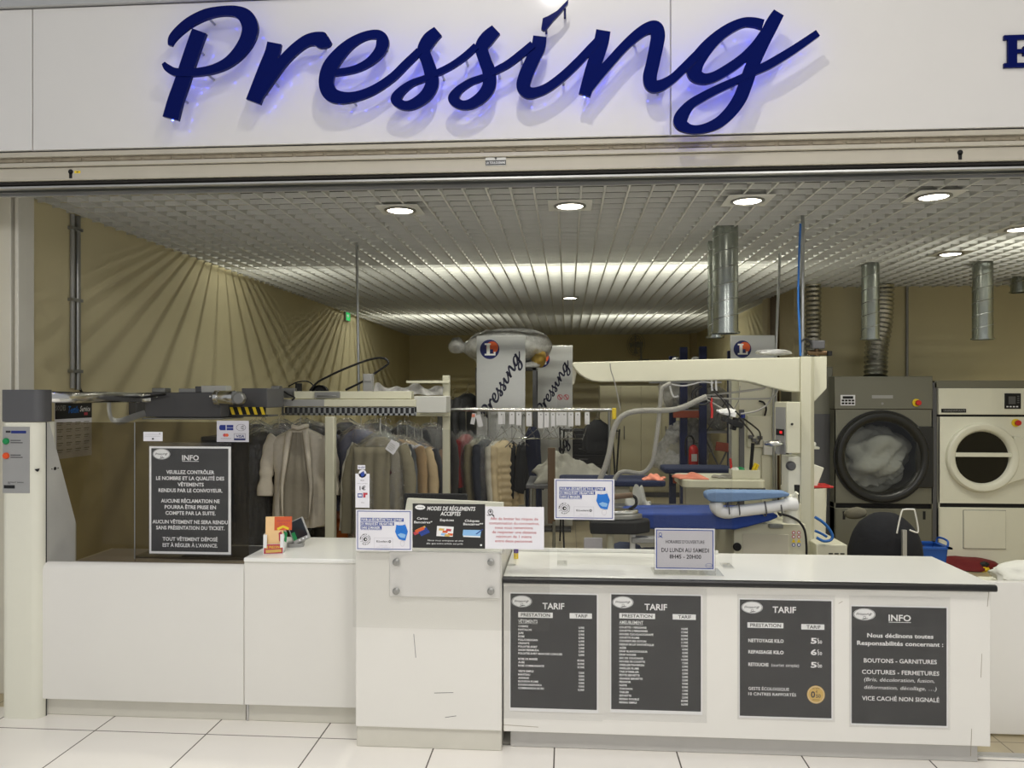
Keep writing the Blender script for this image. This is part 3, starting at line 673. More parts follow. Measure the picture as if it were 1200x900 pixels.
# INFO notice on the smoked glass
t, pr, wd, hg = notice('info_notice', 'black INFO notice with white border taped to the smoked glass', 'sign', 175, 523, 270.5, 650, 4.094, 'whiteprint', .003)
pr.rect(.025, .97, .018, .978, 0); logo(pr, .15, .072, .108, .05)
pr.text('INFO', .405, .61, .128, .046, 1, bold=.02, under=True)
for s_, u0, u1, v in (('VEUILLEZ CONTRÔLER', .21, .8, .255), ('LE NOMBRE ET LA QUALITÉ DES', .085, .92, .312), ('VÊTEMENTS', .35, .67, .37), ('RENDUS PAR LE CONVOYEUR.', .115, .9, .425),
                      ('AUCUNE RÉCLAMATION NE', .145, .865, .523), ('POURRA ÊTRE PRISE EN', .19, .82, .58), ('COMPTE PAR LA SUITE.', .2, .815, .636), ('AUCUN VÊTEMENT NE SERA RENDU', .04, .965, .718), ('SANS PRÉSENTATION DU TICKET.', .085, .925, .773), ('TOUT VÊTEMENT DÉPOSÉ', .165, .84, .878), ('EST À RÉGLER À L’AVANCE.', .165, .84, .935)):
    pr.text(s_, u0, u1, v, .032, 1, bold=.026)
pr.done(t, ['signblack', 'whiteprint']); pocket(t, wd, hg, .004, .004, .022, .008)
# mask notices
def mask_notice(label, px, Y):
    t, pr, wd, hg = notice('mask_notice', label, 'sign', px[0], px[1], px[2], px[3], Y, 'paper', .002, 'blue bordered mask notices')
    pr.frame(.025, .975, .03, .965, .013, .018, 0)
    for s_, u1, v in (('POUR LA SÉCURITÉ DE TOUS, LE PORT', .85, .205), ('DU MASQUE EST OBLIGATOIRE', .68, .305), ('DANS LE MAGASIN.', .46, .4)):
        pr.rect(.085, u1, v - .005, v + .08, 0); pr.text(s_, .1, u1 - .02, v + .067, .058, 1, bold=.035, res=1)
    pr.text('(sur directive du gouvernement)', .09, .46, .5, .02, 0, bold=0, res=1)
    cx, cy = .17, .725
    pr.ring(cx, cy, .062, .088, .1, 2); pr.ell(cx, cy, .035, .048, 2); pr.ell(cx + .008, cy, .014, .02, 1)
    for i, ch in enumerate('MISSION RESPONSABLE * '):
        a = math.pi * 1.02 + i * 2 * math.pi / 22; u, v = cx + .088 * math.cos(a), cy + .125 * math.sin(a)
        if ch != ' ': pr.text(ch, u - .009, u + .009, v + .015, .03, 2, bold=.02, res=1)
    pr.frame(.33, .66, .68, .985, .004, .006, 3); pr.text('E.Leclerc', .37, .57, .79, .04, 2, bold=.02, res=1); pr.ring(.605, .77, .022, .032, .5, 2, 16)
    pr.text('MERCI DE', .42, .56, .88, .022, 3, bold=0, res=1); pr.text('VOTRE COMPRÉHENSION', .37, .62, .925, .022, 3, bold=0, res=1)
    pr.poly([(.72, .36), (.77, .375), (.83, .37), (.88, .345), (.9, .42), (.925, .52), (.905, .62), (.885, .74), (.84, .735), (.77, .71), (.735, .64), (.7, .53), (.71, .46)], 4)
    pr.poly([(.74, .6), (.8, .56), (.86, .58), (.89, .6), (.87, .68), (.8, .67)], 5)
    for u in (.775, .87): pr.rect(u, u + .004, .29, .37, 3)
    pr.ring(.83, .81, .04, .075, .12, 3, 20)
    pr.rect(.78, .88, .735, .775, 6) if 0 else None
    pr.done(t, ['printblue', 'whiteprint', 'print', 'papershade', 'maskblue', 'masklight', 'paper'])
mask_notice('mask notice with blue border on the low clear screen, left of the black payment notice', (417, 597, 483, 646), 3.588)
# payment notice
t, pr, wd, hg = notice('payment_notice', 'black notice of accepted payment methods on the low clear screen', 'sign', 483.5, 590, 568.5, 643, 3.590, 'signblack', .002)
pr.ell(.105, .085, .07, .055, 1); pr.script(.06, .1, .095, 2, 0, 1, 1.2)
pr.text('MODES DE RÉGLEMENTS', .2, .86, .15, .085, 1, bold=.02, slant=.18); pr.text('ACCEPTÉS', .385, .66, .265, .085, 1, bold=.02, slant=.18)
for s_, u0, u1, v in (('Cartes', .06, .21, .36), ('Bancaires*', .02, .27, .445), ('Espèces', .38, .57, .39), ('Chèques', .72, .92, .4), ('Bancaires**', .7, .97, .475)): pr.text(s_, u0, u1, v, .05, 1, bold=.016, slant=.1)
for i, (u, v, k) in enumerate(((.1, .53, 6), (.06, .6, 3), (.15, .62, 4), (.12, .56, 4), (.08, .55, 7))):
    pr.poly([(u - .05, v + .06), (u + .07, v - .03), (u + .09, v + .03), (u - .03, v + .12)], k)
pr.poly([(.34, .5), (.57, .515), (.555, .74), (.33, .73)], 1)
for i, (u, v, k) in enumerate(((.37, .55, 6), (.42, .6, 7), (.47, .56, 3), (.4, .66, 5), (.49, .66, 7), (.45, .68, 6))): pr.poly([(u, v), (u + .07, v + .01), (u + .06, v + .06), (u - .01, v + .05)], k)
pr.poly([(.7, .58), (.95, .58), (.935, .72), (.69, .71)], 5); pr.poly([(.7, .71), (.935, .72), (.935, .75), (.7, .74)], 1); pr.poly([(.87, .67), (.96, .56), (.975, .57), (.885, .68)], 4)
pr.text('Nous vous envoyons un sms', .21, .7, .845, .036, 1, bold=.01, res=1, slant=.1); pr.text('dès que votre article est prêt.', .19, .7, .915, .036, 1, bold=.01, res=1, slant=.1); pr.ell(.945, .92, .015, .022, 1, 12)
pr.done(t, ['signblack', 'whiteprint', 'print', 'printred', 'printblue', 'masklight', 'gold', 'orangelogo'])
# red text notice
t, pr, wd, hg = notice('distance_notice', 'white notice with red text asking for one metre distance on the low clear screen', 'sign', 568.5, 593.5, 637.5, 644, 3.589, 'paper', .002)
pr.ring(.09, .13, .045, .07, .25, 1); pr.poly([(.1, .16), (.15, .2), (.16, .26), (.12, .21)], 1); pr.rect(.03, .1, .2, .215, 1); pr.ell(.09, .12, .018, .03, 1, 10)
for s_, u0, u1, v in (('Afin de limiter les risques de', .09, .9, .315), ('contamination du coronavirus,', .07, .92, .42), ('nous vous remercions', .17, .81, .525), ('de respecter une distance', .12, .87, .63), ('minimum de 1 mètre', .19, .79, .735), ('entre deux personnes', .17, .8, .84)): pr.text(s_, u0, u1, v, .062, 0, bold=.004)
pr.done(t, ['printred', 'print'])
# clear screens
a, c = at(413.5, 503, 3.595), at(644, 740, 3.595)
t = thing('acrylic_screen', 'clear acrylic screen clamped to the raised box, carrying three notices', 'screen', ((a.x + c.x) / 2, 3.595, c.z))
m = MB(); W_ = (c.x - a.x) / 2; m.box(-W_, W_, 0, .004, 0, a.z - c.z); m.build('sheet', 'acrylic', t)
a, c = at(653, 449, 3.9), at(858, 651, 3.9)
t = thing('acrylic_screen', 'tall clear acrylic screen standing on the main counter behind the mask notice', 'screen', ((a.x + c.x) / 2, 3.9, .832))
W_ = (c.x - a.x) / 2; m = MB(); m.box(-W_, W_, 0, .004, .0, a.z - .832); m.build('sheet', 'acrylic', t)
for x_ in (-W_, W_ - .05): m = MB(); m.box(x_, x_ + .05, -.05, .06, 0, .006); m.build('foot', 'acrylic', t)
mask_notice('mask notice with blue border on the tall clear screen, in front of the steam hose', (649.5, 561, 720, 609.5), 3.896)
# opening hours on its holder
a, c = at(767.5, 619, 3.70), at(837.5, 668.5, 3.70); wd, hg = c.x - a.x, a.z - c.z
t = thing('opening_hours_notice', 'opening hours card in a clear stand on the main counter', 'sign', (a.x, 3.70, c.z))
m = MB(); m.box(0, wd, 0, .003, 0, hg); m.build('sheet', 'paper', t)
pr = Print(wd, hg); pr.frame(.02, .98, .03, .97, .016, .022, 1); pr.rect(.036, .964, .052, .948, 2)
pr.ring(.09, .15, .03, .05, .3, 1, 14); pr.poly([(.09, .17), (.12, .2), (.13, .24), (.09, .2)], 1); pr.rect(.05, .1, .2, .215, 1)
pr.text('HORAIRES D’OUVERTURE', .18, .83, .36, .075, 0, bold=.012); pr.text('DU LUNDI AU SAMEDI', .11, .905, .57, .095, 0, bold=.018); pr.text('8H45 - 20H00', .245, .775, .725, .095, 0, bold=.02)
pr.ring(.905, .885, .06, .055, .12, 1); pr.text('Pressing', .87, .945, .905, .03, 1, bold=0, res=1)
pr.done(t, ['print', 'printblue', 'papershade'])
m = MB(); m.box(-.005, wd + .005, -.006, -.002, -.022, hg + .004); m.box(-.005, wd + .04, -.02, .14, c.z * 0 - (c.z - .832), -(c.z - .832) + .005); m.box(-.005, wd + .005, .004, .007, -(c.z - .832) + .004, at(767, 570, 3.7).z - c.z)
m.build('stand', 'acrylic', t)
# small till point behind the low screen
t = thing('till_display', 'white till back panel behind the payment notice', 'till', (at(532, 600, 3.95).x, 3.95, .95))
a, c = at(477, 584, 3.95), at(590, 650, 3.95); X0 = t.location.x
m = MB(); m.prism([(a.x - X0 - .035, 0), (c.x - X0, 0), (c.x - X0, at(590, 589, 3.95).z - .95), (a.x - X0, a.z - .95)], 0, .03); m.build('housing_panel', 'bodywhite', t, .004)
m = MB(); m.box(-.18, .2, .03, .2, 0, .02); m.build('base', 'bodywhite', t, .004)
t = thing('till_monitor', 'black till monitor, only its top edge above the white panel', 'monitor', (at(510, 582, 4.1).x, 4.1, .853))
m = MB(); a, c = at(475, 578.5, 4.1), at(549, 610, 4.1); W_ = (c.x - a.x) / 2; m.box(-W_, W_, 0, .03, c.z - .853, a.z - .853); m.build('screen_housing', 'matteblack', t, .005)
m = MB(); m.box(-.02, .02, .03, .06, .0, c.z - .8); m.box(-.09, .09, -.03, .1, 0, .012); m.build('foot', 'black', t, .003)
# price strip hanging on the screen edge
t, pr, wd, hg = notice('price_strip', 'small white one euro hanging strip on the low clear screen', 'sign', 416.5, 555, 433, 595, 3.590, 'paper', .002)
m = MB(); m.lathe([(wd * .28, 0), (wd * .28, .002)], (wd * .5, 0, hg), 'Y', 20); m.build('round_tab', 'paper', t)
pr.poly([(.36, -.02), (.6, -.08), (.66, .04), (.5, .1), (.38, .06)], 0); pr.text('ICI', .38, .6, .22, .05, 1, bold=0); pr.text('votre entretien', .14, .86, .3, .02, 1, bold=0, res=1); pr.text('1€', .3, .72, .48, .11, 1, bold=.02)
pr.frame(.16, .5, .58, .7, .05, .03, 0); pr.rect(.55, .86, .56, .62, 2); pr.rect(.55, .72, .62, .7, 2); pr.text('site', .4, .62, .86, .03, 1, bold=0, res=1)
pr.done(t, ['printblue', 'print', 'printred'])
t, pr, wd, hg = notice('sticker', 'tiny white and blue sticker on the low clear screen above the hanging strip', 'sticker', 419, 545, 428, 550, 3.590, 'paper', .001)
pr.text('mobil', .1, .9, .75, .5, 0, res=1); pr.done(t, ['bluelogo'])
# card sign and plate on the smoked glass
t, pr, wd, hg = notice('card_sign', 'white sign with accepted bank card logos on the smoked glass', 'sign', 254, 493, 291.5, 518, 4.095, 'papershade', .002)
pr.poly([(.08, .28), (.11, .2), (.28, .2), (.28, .45), (.11, .45), (.08, .38)], 0); pr.rect(.31, .52, .2, .32, 0); pr.rect(.31, .52, .34, .45, 0)
pr.ring(.76, .32, .15, .16, .08, 3)
for k in (.03, .06, .09): pr.ring(.74 + k, .32, .02, .04 + k * .7, .3, 3, 14)
pr.ell(.25, .68, .055, .075, 1); pr.ell(.32, .68, .055, .075, 2); pr.text('mastercard', .14, .44, .86, .05, 3, bold=0, res=1)
pr.frame(.54, .9, .6, .92, .008, .012, 3); pr.text('VISA', .6, .86, .79, .12, 4, bold=.02, slant=.15); pr.rect(.545, .895, .83, .91, 4)
pr.done(t, ['bluelogo', 'printred', 'orangelogo', 'print', 'navy'])
t, pr, wd, hg = notice('sticker', 'small white landscape sticker on the smoked glass above the INFO notice', 'sticker', 168, 506, 190.5, 517, 4.096, 'paper', .001)
pr.rect(.1, .9, .25, .3, 0); pr.rect(.08, .88, .45, .5, 0); pr.ell(.5, .75, .06, .1, 1, 10); pr.rect(.82, .88, .15, .22, 1); pr.done(t, ['papershade', 'print'])

# leaflet holder and card reader
q = atZ(322, 647, .853)
t = thing('leaflet_holder', 'white leaflet holder full of orange leaflets on the second counter', 'holder', (q.x, 3.98, .853), math.radians(12))
m = MB(); m.prismx([(-.04, 0), (.03, 0), (.05, .16), (.035, .16), (.02, .02), (-.03, .02)], -.052, .052)
m.prismx([(-.046, 0), (-.04, 0), (-.034, .05), (-.04, .05)], -.052, .052); m.prismx([(-.045, 0), (.04, 0), (.05, .1), (-.034, .1)], -.052, -.049); m.prismx([(-.045, 0), (.04, 0), (.05, .1), (-.034, .1)], .049, .052)
m.prismx([(-.046, 0), (-.043, 0), (-.034, .1), (-.037, .1)], -.052, -.034); m.prismx([(-.046, 0), (-.043, 0), (-.034, .1), (-.037, .1)], .034, .052); m.build('holder_body', 'whiteprint', t)
o = tag(MB().box(-.045, .045, 0, .032, 0, .17, 0).build('leaflet_stack', [mat('leaflet', (244, 204, 146), .4, var=.1, scale=20)]), 'stack of orange and yellow leaflets standing in the white holder', 'leaflets')
X = T((q.x, 3.98, .853), math.radians(12)) @ Matrix.Translation((0, -.026, .02)) @ Matrix.Rotation(math.radians(-6), 4, 'X'); o.matrix_world = X
pr = Print(.09, .17); pr.rect(0, 1, 0, .42, 0); pr.text('OFFRE DÉTACHAGE', .1, .9, .16, .05, 1, res=1); pr.text('SPÉCIALE', .25, .75, .25, .05, 1, res=1); pr.poly([(.15, .35), (.5, .27), (.85, .35), (.8, .42), (.5, .34), (.2, .43)], 2)
pr.poly([(.25, .5), (.4, .45), (.5, .6), (.45, .8), (.28, .75)], 1); pr.poly([(.55, .45), (.75, .5), (.7, .8), (.55, .75)], 3); pr.ell(.5, .62, .1, .1, 4)
pr.done(o, ['orangelogo', 'printred', 'yellow', 'green', 'whiteprint'], 'printing')
pr = Print(.1, .05); pr.rect(.02, .98, .02, .98, 0); pr.text('LE PRESSING', .1, .9, .45, .26, 1, res=1); pr.poly([(.1, .6), (.9, .55), (.92, .85), (.12, .9)], 2)
o = pr.done(t, ['printred', 'yellow', 'gold'], 'printed_label'); o.location = (-.05, -.047, .001); o.rotation_euler = (math.radians(-8), 0, 0)
q = atZ(342, 642, .853)
t = thing('card_reader', 'small grey customer display with dark screen behind the leaflet holder', 'display', (q.x + .0, 4.14, .853), math.radians(14))
X = Matrix.Translation((.02, 0, .085)) @ Matrix.Rotation(math.radians(-24), 4, 'Y') @ Matrix.Rotation(math.radians(-24), 4, 'X')
m = MB(); m.box(-.048, .048, -.008, .012, -.065, .065, 0, X); m.build('housing', 'panelgrey', t, .006)
m = MB(); m.box(-.04, .04, -.0095, -.008, -.045, .058, 0, X); m.box(-.04, -.02, -.0105, -.0095, -.045, -.0, 1, X)
for k in (-.02, 0, .02): m.lathe([(.005, 0), (.004, -.003)], (k + .01, -.008, -.055), 'Y', 10, 2, X)
m.build('screen', ['screendark', 'green', 'paper'], t)
m = MB(); m.prismz(rrect(-.04, .05, -.035, .06, .02), 0, .02); m.cyl((.01, .02, .015), (.02, .015, .08), .02, .016); m.build('foot', 'panelgrey', t)
# hand gel bottle and small purple item on the till side of the main counter
q = atZ(598, 662, .832)
t = thing('bottle', 'small clear pump bottle on the main counter beside the raised box', 'bottle', (q.x, q.y, .832))
m = MB(); m.lathe([(.001, 0), (.028, 0), (.03, .01), (.03, .07), (.012, .09), (.012, .1)], (0, 0, 0), 'Z', 20); m.build('bottle_body', 'acrylic', t)
m = MB(); m.lathe([(.013, .1), (.013, .115), (.005, .118), (.005, .135)], (0, 0, 0), 'Z', 14); m.box(-.008, .03, -.007, .007, .133, .142); m.build('pump', 'whiteprint', t)
q = atZ(604, 657, .832); t = thing('tube', 'tiny purple and yellow tube standing behind the clear pump bottle', 'tube', (q.x, q.y + .05, .832))
m = MB(); m.lathe([(.001, 0), (.012, 0), (.012, .03), (.011, .03)], (0, 0, 0), 'Z', 14, 1); m.lathe([(.0125, .03), (.0125, .065), (.003, .07)], (0, 0, 0), 'Z', 14, 0); m.build('tube_body', [mat('purple', (92, 60, 140), .4), 'yellow'], t)
m = MB(); m.lathe([(.006, .07), (.006, .08)], (0, 0, 0), 'Z', 10); m.build('cap', 'matteblack', t)

# ================================================================ ceiling fittings
DL = 'recessed downlights in the egg-crate ceiling'
for i, (px, py, lab) in enumerate(((469, 247, 'round recessed downlight, leftmost of the front row'), (668, 242, 'round recessed downlight, second from left of the front row'), (876, 236, 'round recessed downlight, third of the front row, above the gantry arm'), (1094, 231, 'round recessed downlight, rightmost of the front row'),
                                  (1114, 298, 'round recessed downlight beside the hanging duct near the white dryer'), (1196, 269, 'round recessed downlight cut by the right edge of the photo'), (668, 349.5, 'small far downlight deep in the shop ceiling'))):
    q = atZ(px, py, ZC - .01)
    t = thing('downlight', lab, 'downlight', (q.x, q.y, ZC), 0, DL)
    s_ = .135 if i < 6 else .1
    m = MB(); m.box(-s_, s_, -s_, s_, -.006, .0); m.build('mounting_plate', 'slat', t, .002)
    m = MB(); m.lathe([(.082, -.006), (.098, -.006), (.1, -.012), (.082, -.015), (.078, -.008)], (0, 0, 0), 'Z', 32, cap=False); m.build('trim_ring', 'steelcup', t)
    m = MB(); m.lathe([(.001, -.010), (.078, -.010), (.078, -.007)], (0, 0, 0), 'Z', 32); m.build('lens', 'lampglow', t)
    spot('downlight_lamp', (q.x, q.y, ZC - .03), (q.x, q.y, 0), DOWN_W, 125, .7, .06)
def duct(label, px, py0, py1, dia, Y=None, group='hanging spiral ducts'):
    top = atZ(px, py0, ZC) if Y is None else at(px, py0, Y); bot = at(px, py1, top.y).z
    t = thing('ventilation_duct', label, 'duct', (top.x, top.y, bot), 0, group); r = dia / 2; h = ZC + .05 - bot
    m = MB(); m.lathe([(r - .003, .01), (r, .01), (r, h), (r - .003, h), (r - .003, .01)], (0, 0, 0), 'Z', 32, cap=False); m.build('duct_pipe', 'galv', t)
    m = MB(); k = int(h / .115 * 20); m.tube([(r * math.cos(i * math.pi / 10) * 1.005, r * math.sin(i * math.pi / 10) * 1.005, .03 + i * .115 / 20) for i in range(max(k - 6, 3))], .0028, 5); m.build('spiral_seam', 'steel', t)
    m = MB(); m.lathe([(r + .001, .012), (r + .012, .012), (r + .012, 0), (r - .002, 0), (r - .002, .012)], (0, 0, 0), 'Z', 32, cap=False); m.build('end_collar', 'galv', t)
duct('thick spiral duct hanging over the gantry arm', 850, 268, 391, .175)
duct('narrow spiral duct just behind the thick duct over the gantry arm', 838, 286, 396, .11)
duct('spiral duct hanging in front of the grey dryer', 1020, 310, 398, .15)
duct('spiral duct hanging above the white dryer', 1151.5, 308, 398, .165)
duct('short duct stub near the right edge of the photo', 1194, 326, 343, .15)
def flexduct(label, pts, r):
    P = curve3(pts, 10); n_ = len(P); Q = []; R = []
    L_ = [0]
    for i in range(1, n_): L_.append(L_[-1] + (P[i] - P[i - 1]).length)
    k = int(L_[-1] / .024)
    for i in range(k):
        d = L_[-1] * i / (k - 1); j = max(1, next((a for a in range(n_) if L_[a] >= d), n_ - 1)); f = (d - L_[j - 1]) / max(1e-6, L_[j] - L_[j - 1])
        Q.append(P[j - 1].lerp(P[j], f)); R.append(r * (1.0 if i % 2 else .86))
    return tag(MB().tube(Q, R, 20).build('flexible_duct', 'foil', None, 0, 15), label, 'duct')
flexduct('crinkled foil duct against the rear wall behind the gantry post', [at(953, 330, 8.45), at(953, 360, 8.45), at(953, 385, 8.45), at(952, 420, 8.4), at(951, 455, 8.4)], .085)
flexduct('crinkled foil duct rising from the top of the grey dryer', [at(1034, 326, 8.5), at(1034, 350, 8.5), at(1032, 380, 8.45), at(1027, 410, 8.4), at(1026, 441, 8.35)], .12)
def rod(label, px, py0, px1, py1, r, Y=None, matn='steel', name='ceiling_rod'):
    a = atZ(px, py0, ZC + .02) if Y is None else at(px, py0, Y); c = at(px1, py1, a.y)
    return tag(MB().tube([a, c], r, 12).build(name, matn), label, 'rod')
rod('thin steel suspension rod above the clothes conveyor', 418, 282, 420.5, 462, .011)
rod('thin steel conduit rod standing on the gantry post', 940.5, 252, 940.5, 417, .013)
rod('slanting thin rod left of the gantry conduit', 914, 296, 909, 419, .012)
a = at(937, 262, 5.0)
tag(MB().tube(curve3([at(938, 262, 5.06), at(936.5, 300, 5.06), at(935.5, 350, 5.06), at(937, 385, 5.06), at(938, 417, 5.06)]), .007, 8).build('air_hose', 'bluetube'), 'blue air hose running down beside the gantry conduit', 'hose')
# wall pipes and cables
a, c = atX(88, 254, XL + .02), atX(88, 455, XL + .02)
t = thing('wall_conduit', 'pair of grey conduits down the yellow left wall', 'pipe', (XL, a.y, c.z))
h = ZC - c.z
m = MB(); m.cyl((.015, -.02, 0), (.015, -.02, h), .014, n=10); m.build('conduit_pipe', 'panelgrey', t)
m = MB(); m.cyl((.015, .035, -.01), (.015, .035, h), .018, n=10); m.build('conduit_pipe', 'steelcup', t)
m = MB()
for k in (.1, h * .5, h - .1): m.box(0, .036, -.045, .06, k, k + .02)
m.build('clamp', 'steelcup', t)
tag(MB().tube(curve3([(XL + .02, a.y + .03, c.z + .05), (XL + .03, a.y + .06, c.z - .03), (XL + .08, a.y + .14, c.z - .06), (XL + .2, a.y + .1, c.z - .065), (XL + .45, 4.75, 1.665), (-2.55, 4.72, 1.69)]), .008, 8).build('cable', 'cable'), 'black cable from the wall conduit to the conveyor drive', 'cable')
a = at(1063, 335, 8.7)
tag(MB().tube([(a.x, 8.70, at(1063, 335, 8.7).z), (a.x, 8.70, 1.2)], .014, 10).build('wall_pipe', 'panelgrey'), 'thin grey pipe on the rear wall between the two dryers', 'pipe')
q = at(408, 370, 11.0); q = atX(408, 370, XL + .03)
t = thing('exit_sign', 'green lit emergency exit sign at the ceiling of the left wall', 'sign', (q.x, q.y, q.z), math.pi / 2)
m = MB(); m.box(-.11, .11, 0, .03, -.08, .08); m.build('housing', 'panelgrey', t, .005)
pr = Print(.2, .14); pr.rect(0, 1, 0, 1, 0); pr.poly([(.2, .4), (.45, .4), (.45, .25), (.75, .5), (.45, .75), (.45, .6), (.2, .6)], 1); o = pr.done(t, ['exitgreen', 'whiteprint']); o.location = (-.1, -.0005, -.07)
# calendar on the left wall
a, c = atX(66, 476, XL + .012), atX(109, 534, XL + .012); wd, hg = c.y - a.y, .36
t = thing('wall_calendar', 'year planner with black header on the yellow left wall behind the smoked glass', 'calendar', (XL + .003, a.y, 1.64 - hg), math.pi / 2)
m = MB(); m.box(0, wd, 0, .003, 0, hg); m.build('sheet', 'paper', t)
pr = Print(wd, hg); pr.rect(0, 1, 0, .3, 0); pr.text('SOLDES', .02, .28, .15, .09, 3, res=1); pr.text('Textile', .33, .62, .2, .12, 1, res=1, slant=.2); pr.text('Service', .66, .95, .18, .1, 2, res=1, slant=.2); pr.rect(.78, .88, .2, .25, 4)
for r_ in range(5):
    for k in range(4): pr.rect(.05 + k * .24, .2 + k * .24, .36 + r_ * .12, .375 + r_ * .12, 3); pr.rect(.05 + k * .24, .17 + k * .24, .4 + r_ * .12, .41 + r_ * .12, 3)
pr.done(t, ['signblack', 'maskblue', 'whiteprint', 'cablegrey', 'printred'])
q = atX(160, 478, XL + .02); m = MB(); m.box(0, .06, -.07, .12, -.05, .06); o = m.build('wall_box', 'bodygrey', None, .006); o.location = (XL, q.y, q.z); tag(o, 'small dark grey wall box just left of the conveyor drive housing', 'box')

# ================================================================ clothes conveyor
YD = 4.78
p0 = at(168, 468, YD)
P = curve3([at(57, 465, 3.93), at(70, 465.5, 3.97), at(90, 466, 4.05), at(115, 465.5, 4.2), at(140, 465.5, 4.45), at(160, 466, 4.7), at(176, 466, YD)])
t = thing('conveyor_rail', 'curved silver guide rail from the terminal column to the drive housing', 'rail', P[0])
m = MB(); m.tube([p - P[0] for p in P], .031, 14, sq=.32); m.build('rail_tube', 'chrome', t)
B = curve3([at(128, 466, 4.33), at(128, 480, 4.32), at(131, 491, 4.33), at(140, 494, 4.4), at(155, 489, 4.6), at(170, 484, YD)])
m = MB(); m.tube([p - P[0] for p in B], .02, 10, sq=.15); m.build('bracket', 'alu', t)
a, c = at(170, 460, YD), at(259, 489, YD)
t = thing('conveyor_drive', 'dark grey conveyor drive housing with silver motor', 'conveyor drive', ((a.x + c.x) / 2, YD, c.z))
W_ = (c.x - a.x) / 2; hg = a.z - c.z
m = MB(); m.box(-W_, W_, 0, .32, 0, hg); m.build('housing', 'bodygrey', t, .004)
m = MB(); m.box(-W_ - .01, W_ + .02, -.02, .3, -.014, -.004); m.build('base_plate', 'steelcup', t, .002)
for k in (.08, W_ * 1.72):
    m = MB(); m.lathe([(.006, 0), (.006, -.004), (.001, -.005)], (-W_ + k, 0, hg - .025), 'Y', 10); m.build('screw', 'whiteprint', t)
for x0, x1, z, mt in ((-W_ + .01, -W_ + .1, .03, 'steelcup'), (-.06, .06, .026, 'panelgrey'), (.09, .26, .045, 'sidegrey'), (.05, .09, .04, 'bodygrey')):
    m = MB(); m.box(x0, x1, .06, .14, hg, hg + z); m.build('fitting', mt, t, .004)
X0 = (a.x + c.x) / 2
q = at(252, 466, YD - .06); q2 = at(268, 466, YD - .06)
m = MB(); m.lathe([(.001, 0), (.038, 0), (.046, .008), (.046, .03), (.04, .034), (.045, .04), (.045, .13)], (q.x - X0, -.07, q.z - c.z), 'X', 28); m.build('motor', 'chrome', t)
m = MB(); m.lathe([(.001, -.002), (.03, -.002), (.03, .001)], (q.x - X0, -.07, q.z - c.z), 'X', 20); m.build('motor_fan_cover', 'bodygrey', t)
q3 = at(281, 467, YD - .08); m = MB(); m.box(q3.x - X0 - .045, q3.x - X0 - .012, -.1, -.02, q3.z - c.z - .03, q3.z - c.z + .045); m.lathe([(.001, -.02), (.034, -.02), (.04, -.014), (.04, .02)], (q3.x - X0 + .005, -.1, q3.z - c.z), 'Y', 8); m.build('junction_box', 'steelcup', t, .003)
a2, c2 = at(283, 455, YD + .1), at(313, 478, YD + .1)
m = MB(); m.box(a2.x - X0, c2.x - X0, .1, .4, c2.z - c.z, a2.z - c.z); m.build('gear_cover', 'bodygrey', t, .004)
a3, c3 = at(269, 477, YD + .05), at(311, 486, YD + .05); wd, hz = c3.x - a3.x, a3.z - c3.z
m = MB(); m.box(0, wd, 0, .01, 0, hz, 0)
for i in range(5): m.add([(wd * (i * .21 + u), -.0006, hz * v) for u, v in ((.0, 1), (.09, 1), (.16, 0), (.07, 0))], [(0, 1, 2, 3)], 1)
o = m.build('hazard_strip', ['matteblack', 'yellow'], t); o.location = (a3.x - X0, .05, c3.z - c.z)
m = MB(); m.box(W_ + .02, W_ + .26, .12, .3, -.0, hz * .2); m.build('hanger_slide', 'bodygrey', t)
# long conveyor beam, combs, posts
YC = 5.25
a, c = at(312, 468, YC), at(487, 476.5, YC)
t = thing('clothes_conveyor', 'long white clothes conveyor beam with toothed hanger rail on white posts', 'conveyor', (at(386, 600, YC).x, YC, 0))
X0 = t.location.x
m = MB(); m.box(a.x - X0, c.x - X0, 0, .12, c.z, a.z)
m.build('beam', 'cream', t, .003)
g0, g1 = at(330, 470, YC), at(380, 476.5, YC); m = MB(); m.box(g0.x - X0, g1.x - X0, -.003, .0, c.z + .001, a.z - .001); m.build('joint_plate', 'panelgrey', t, .001)
a, c = at(343, 458.5, YC + .03), at(482, 467.5, YC + .03); m = MB(); m.box(a.x - X0, c.x - X0, .03, .12, c.z, a.z); m.build('cover_beam', 'cream', t, .003)
q = at(384, 463, YC + .03); m = MB(); m.box(q.x - X0 - .09, q.x - X0 + .09, .015, .03, q.z - .018, q.z + .022); m.tube([(q.x - X0 - .07, .008, q.z - .005), (q.x - X0 + .07, .008, q.z - .005)], .005, 8); m.build('sensor_bar', 'steelcup', t, .002)
a, c = at(330, 477, YC), at(486, 487, YC); m = MB(); hz = a.z - c.z; n_ = 25; st = (c.x - a.x) / n_
m.box(a.x - X0, c.x - X0, .02, .024, a.z - .004, a.z); m.box(a.x - X0, c.x - X0, .02, .05, c.z, c.z + .014)
for i in range(n_ + 1): x = a.x - X0 + i * st; m.box(x - .008, x + .008, .02, .024, c.z, a.z)
m.build('toothed_rail', 'steel', t)
m = MB(); m.box(a.x - X0, c.x - X0, .06, .066, c.z + .0, a.z); m.build('backing_strip', 'bodygrey', t)
a = at(381, 488, YC - .02); c = at(392, 488, YC - .02); m = MB(); m.box(a.x - X0, c.x - X0, -.03, .03, 0, a.z); m.build('post', 'cream', t, .006)
a, c = at(519, 440, 5.6), at(527, 440, 5.6); m = MB(); m.box(a.x - X0, c.x - X0, .33, .38, 0, a.z); m.build('post', 'cream', t, .004)
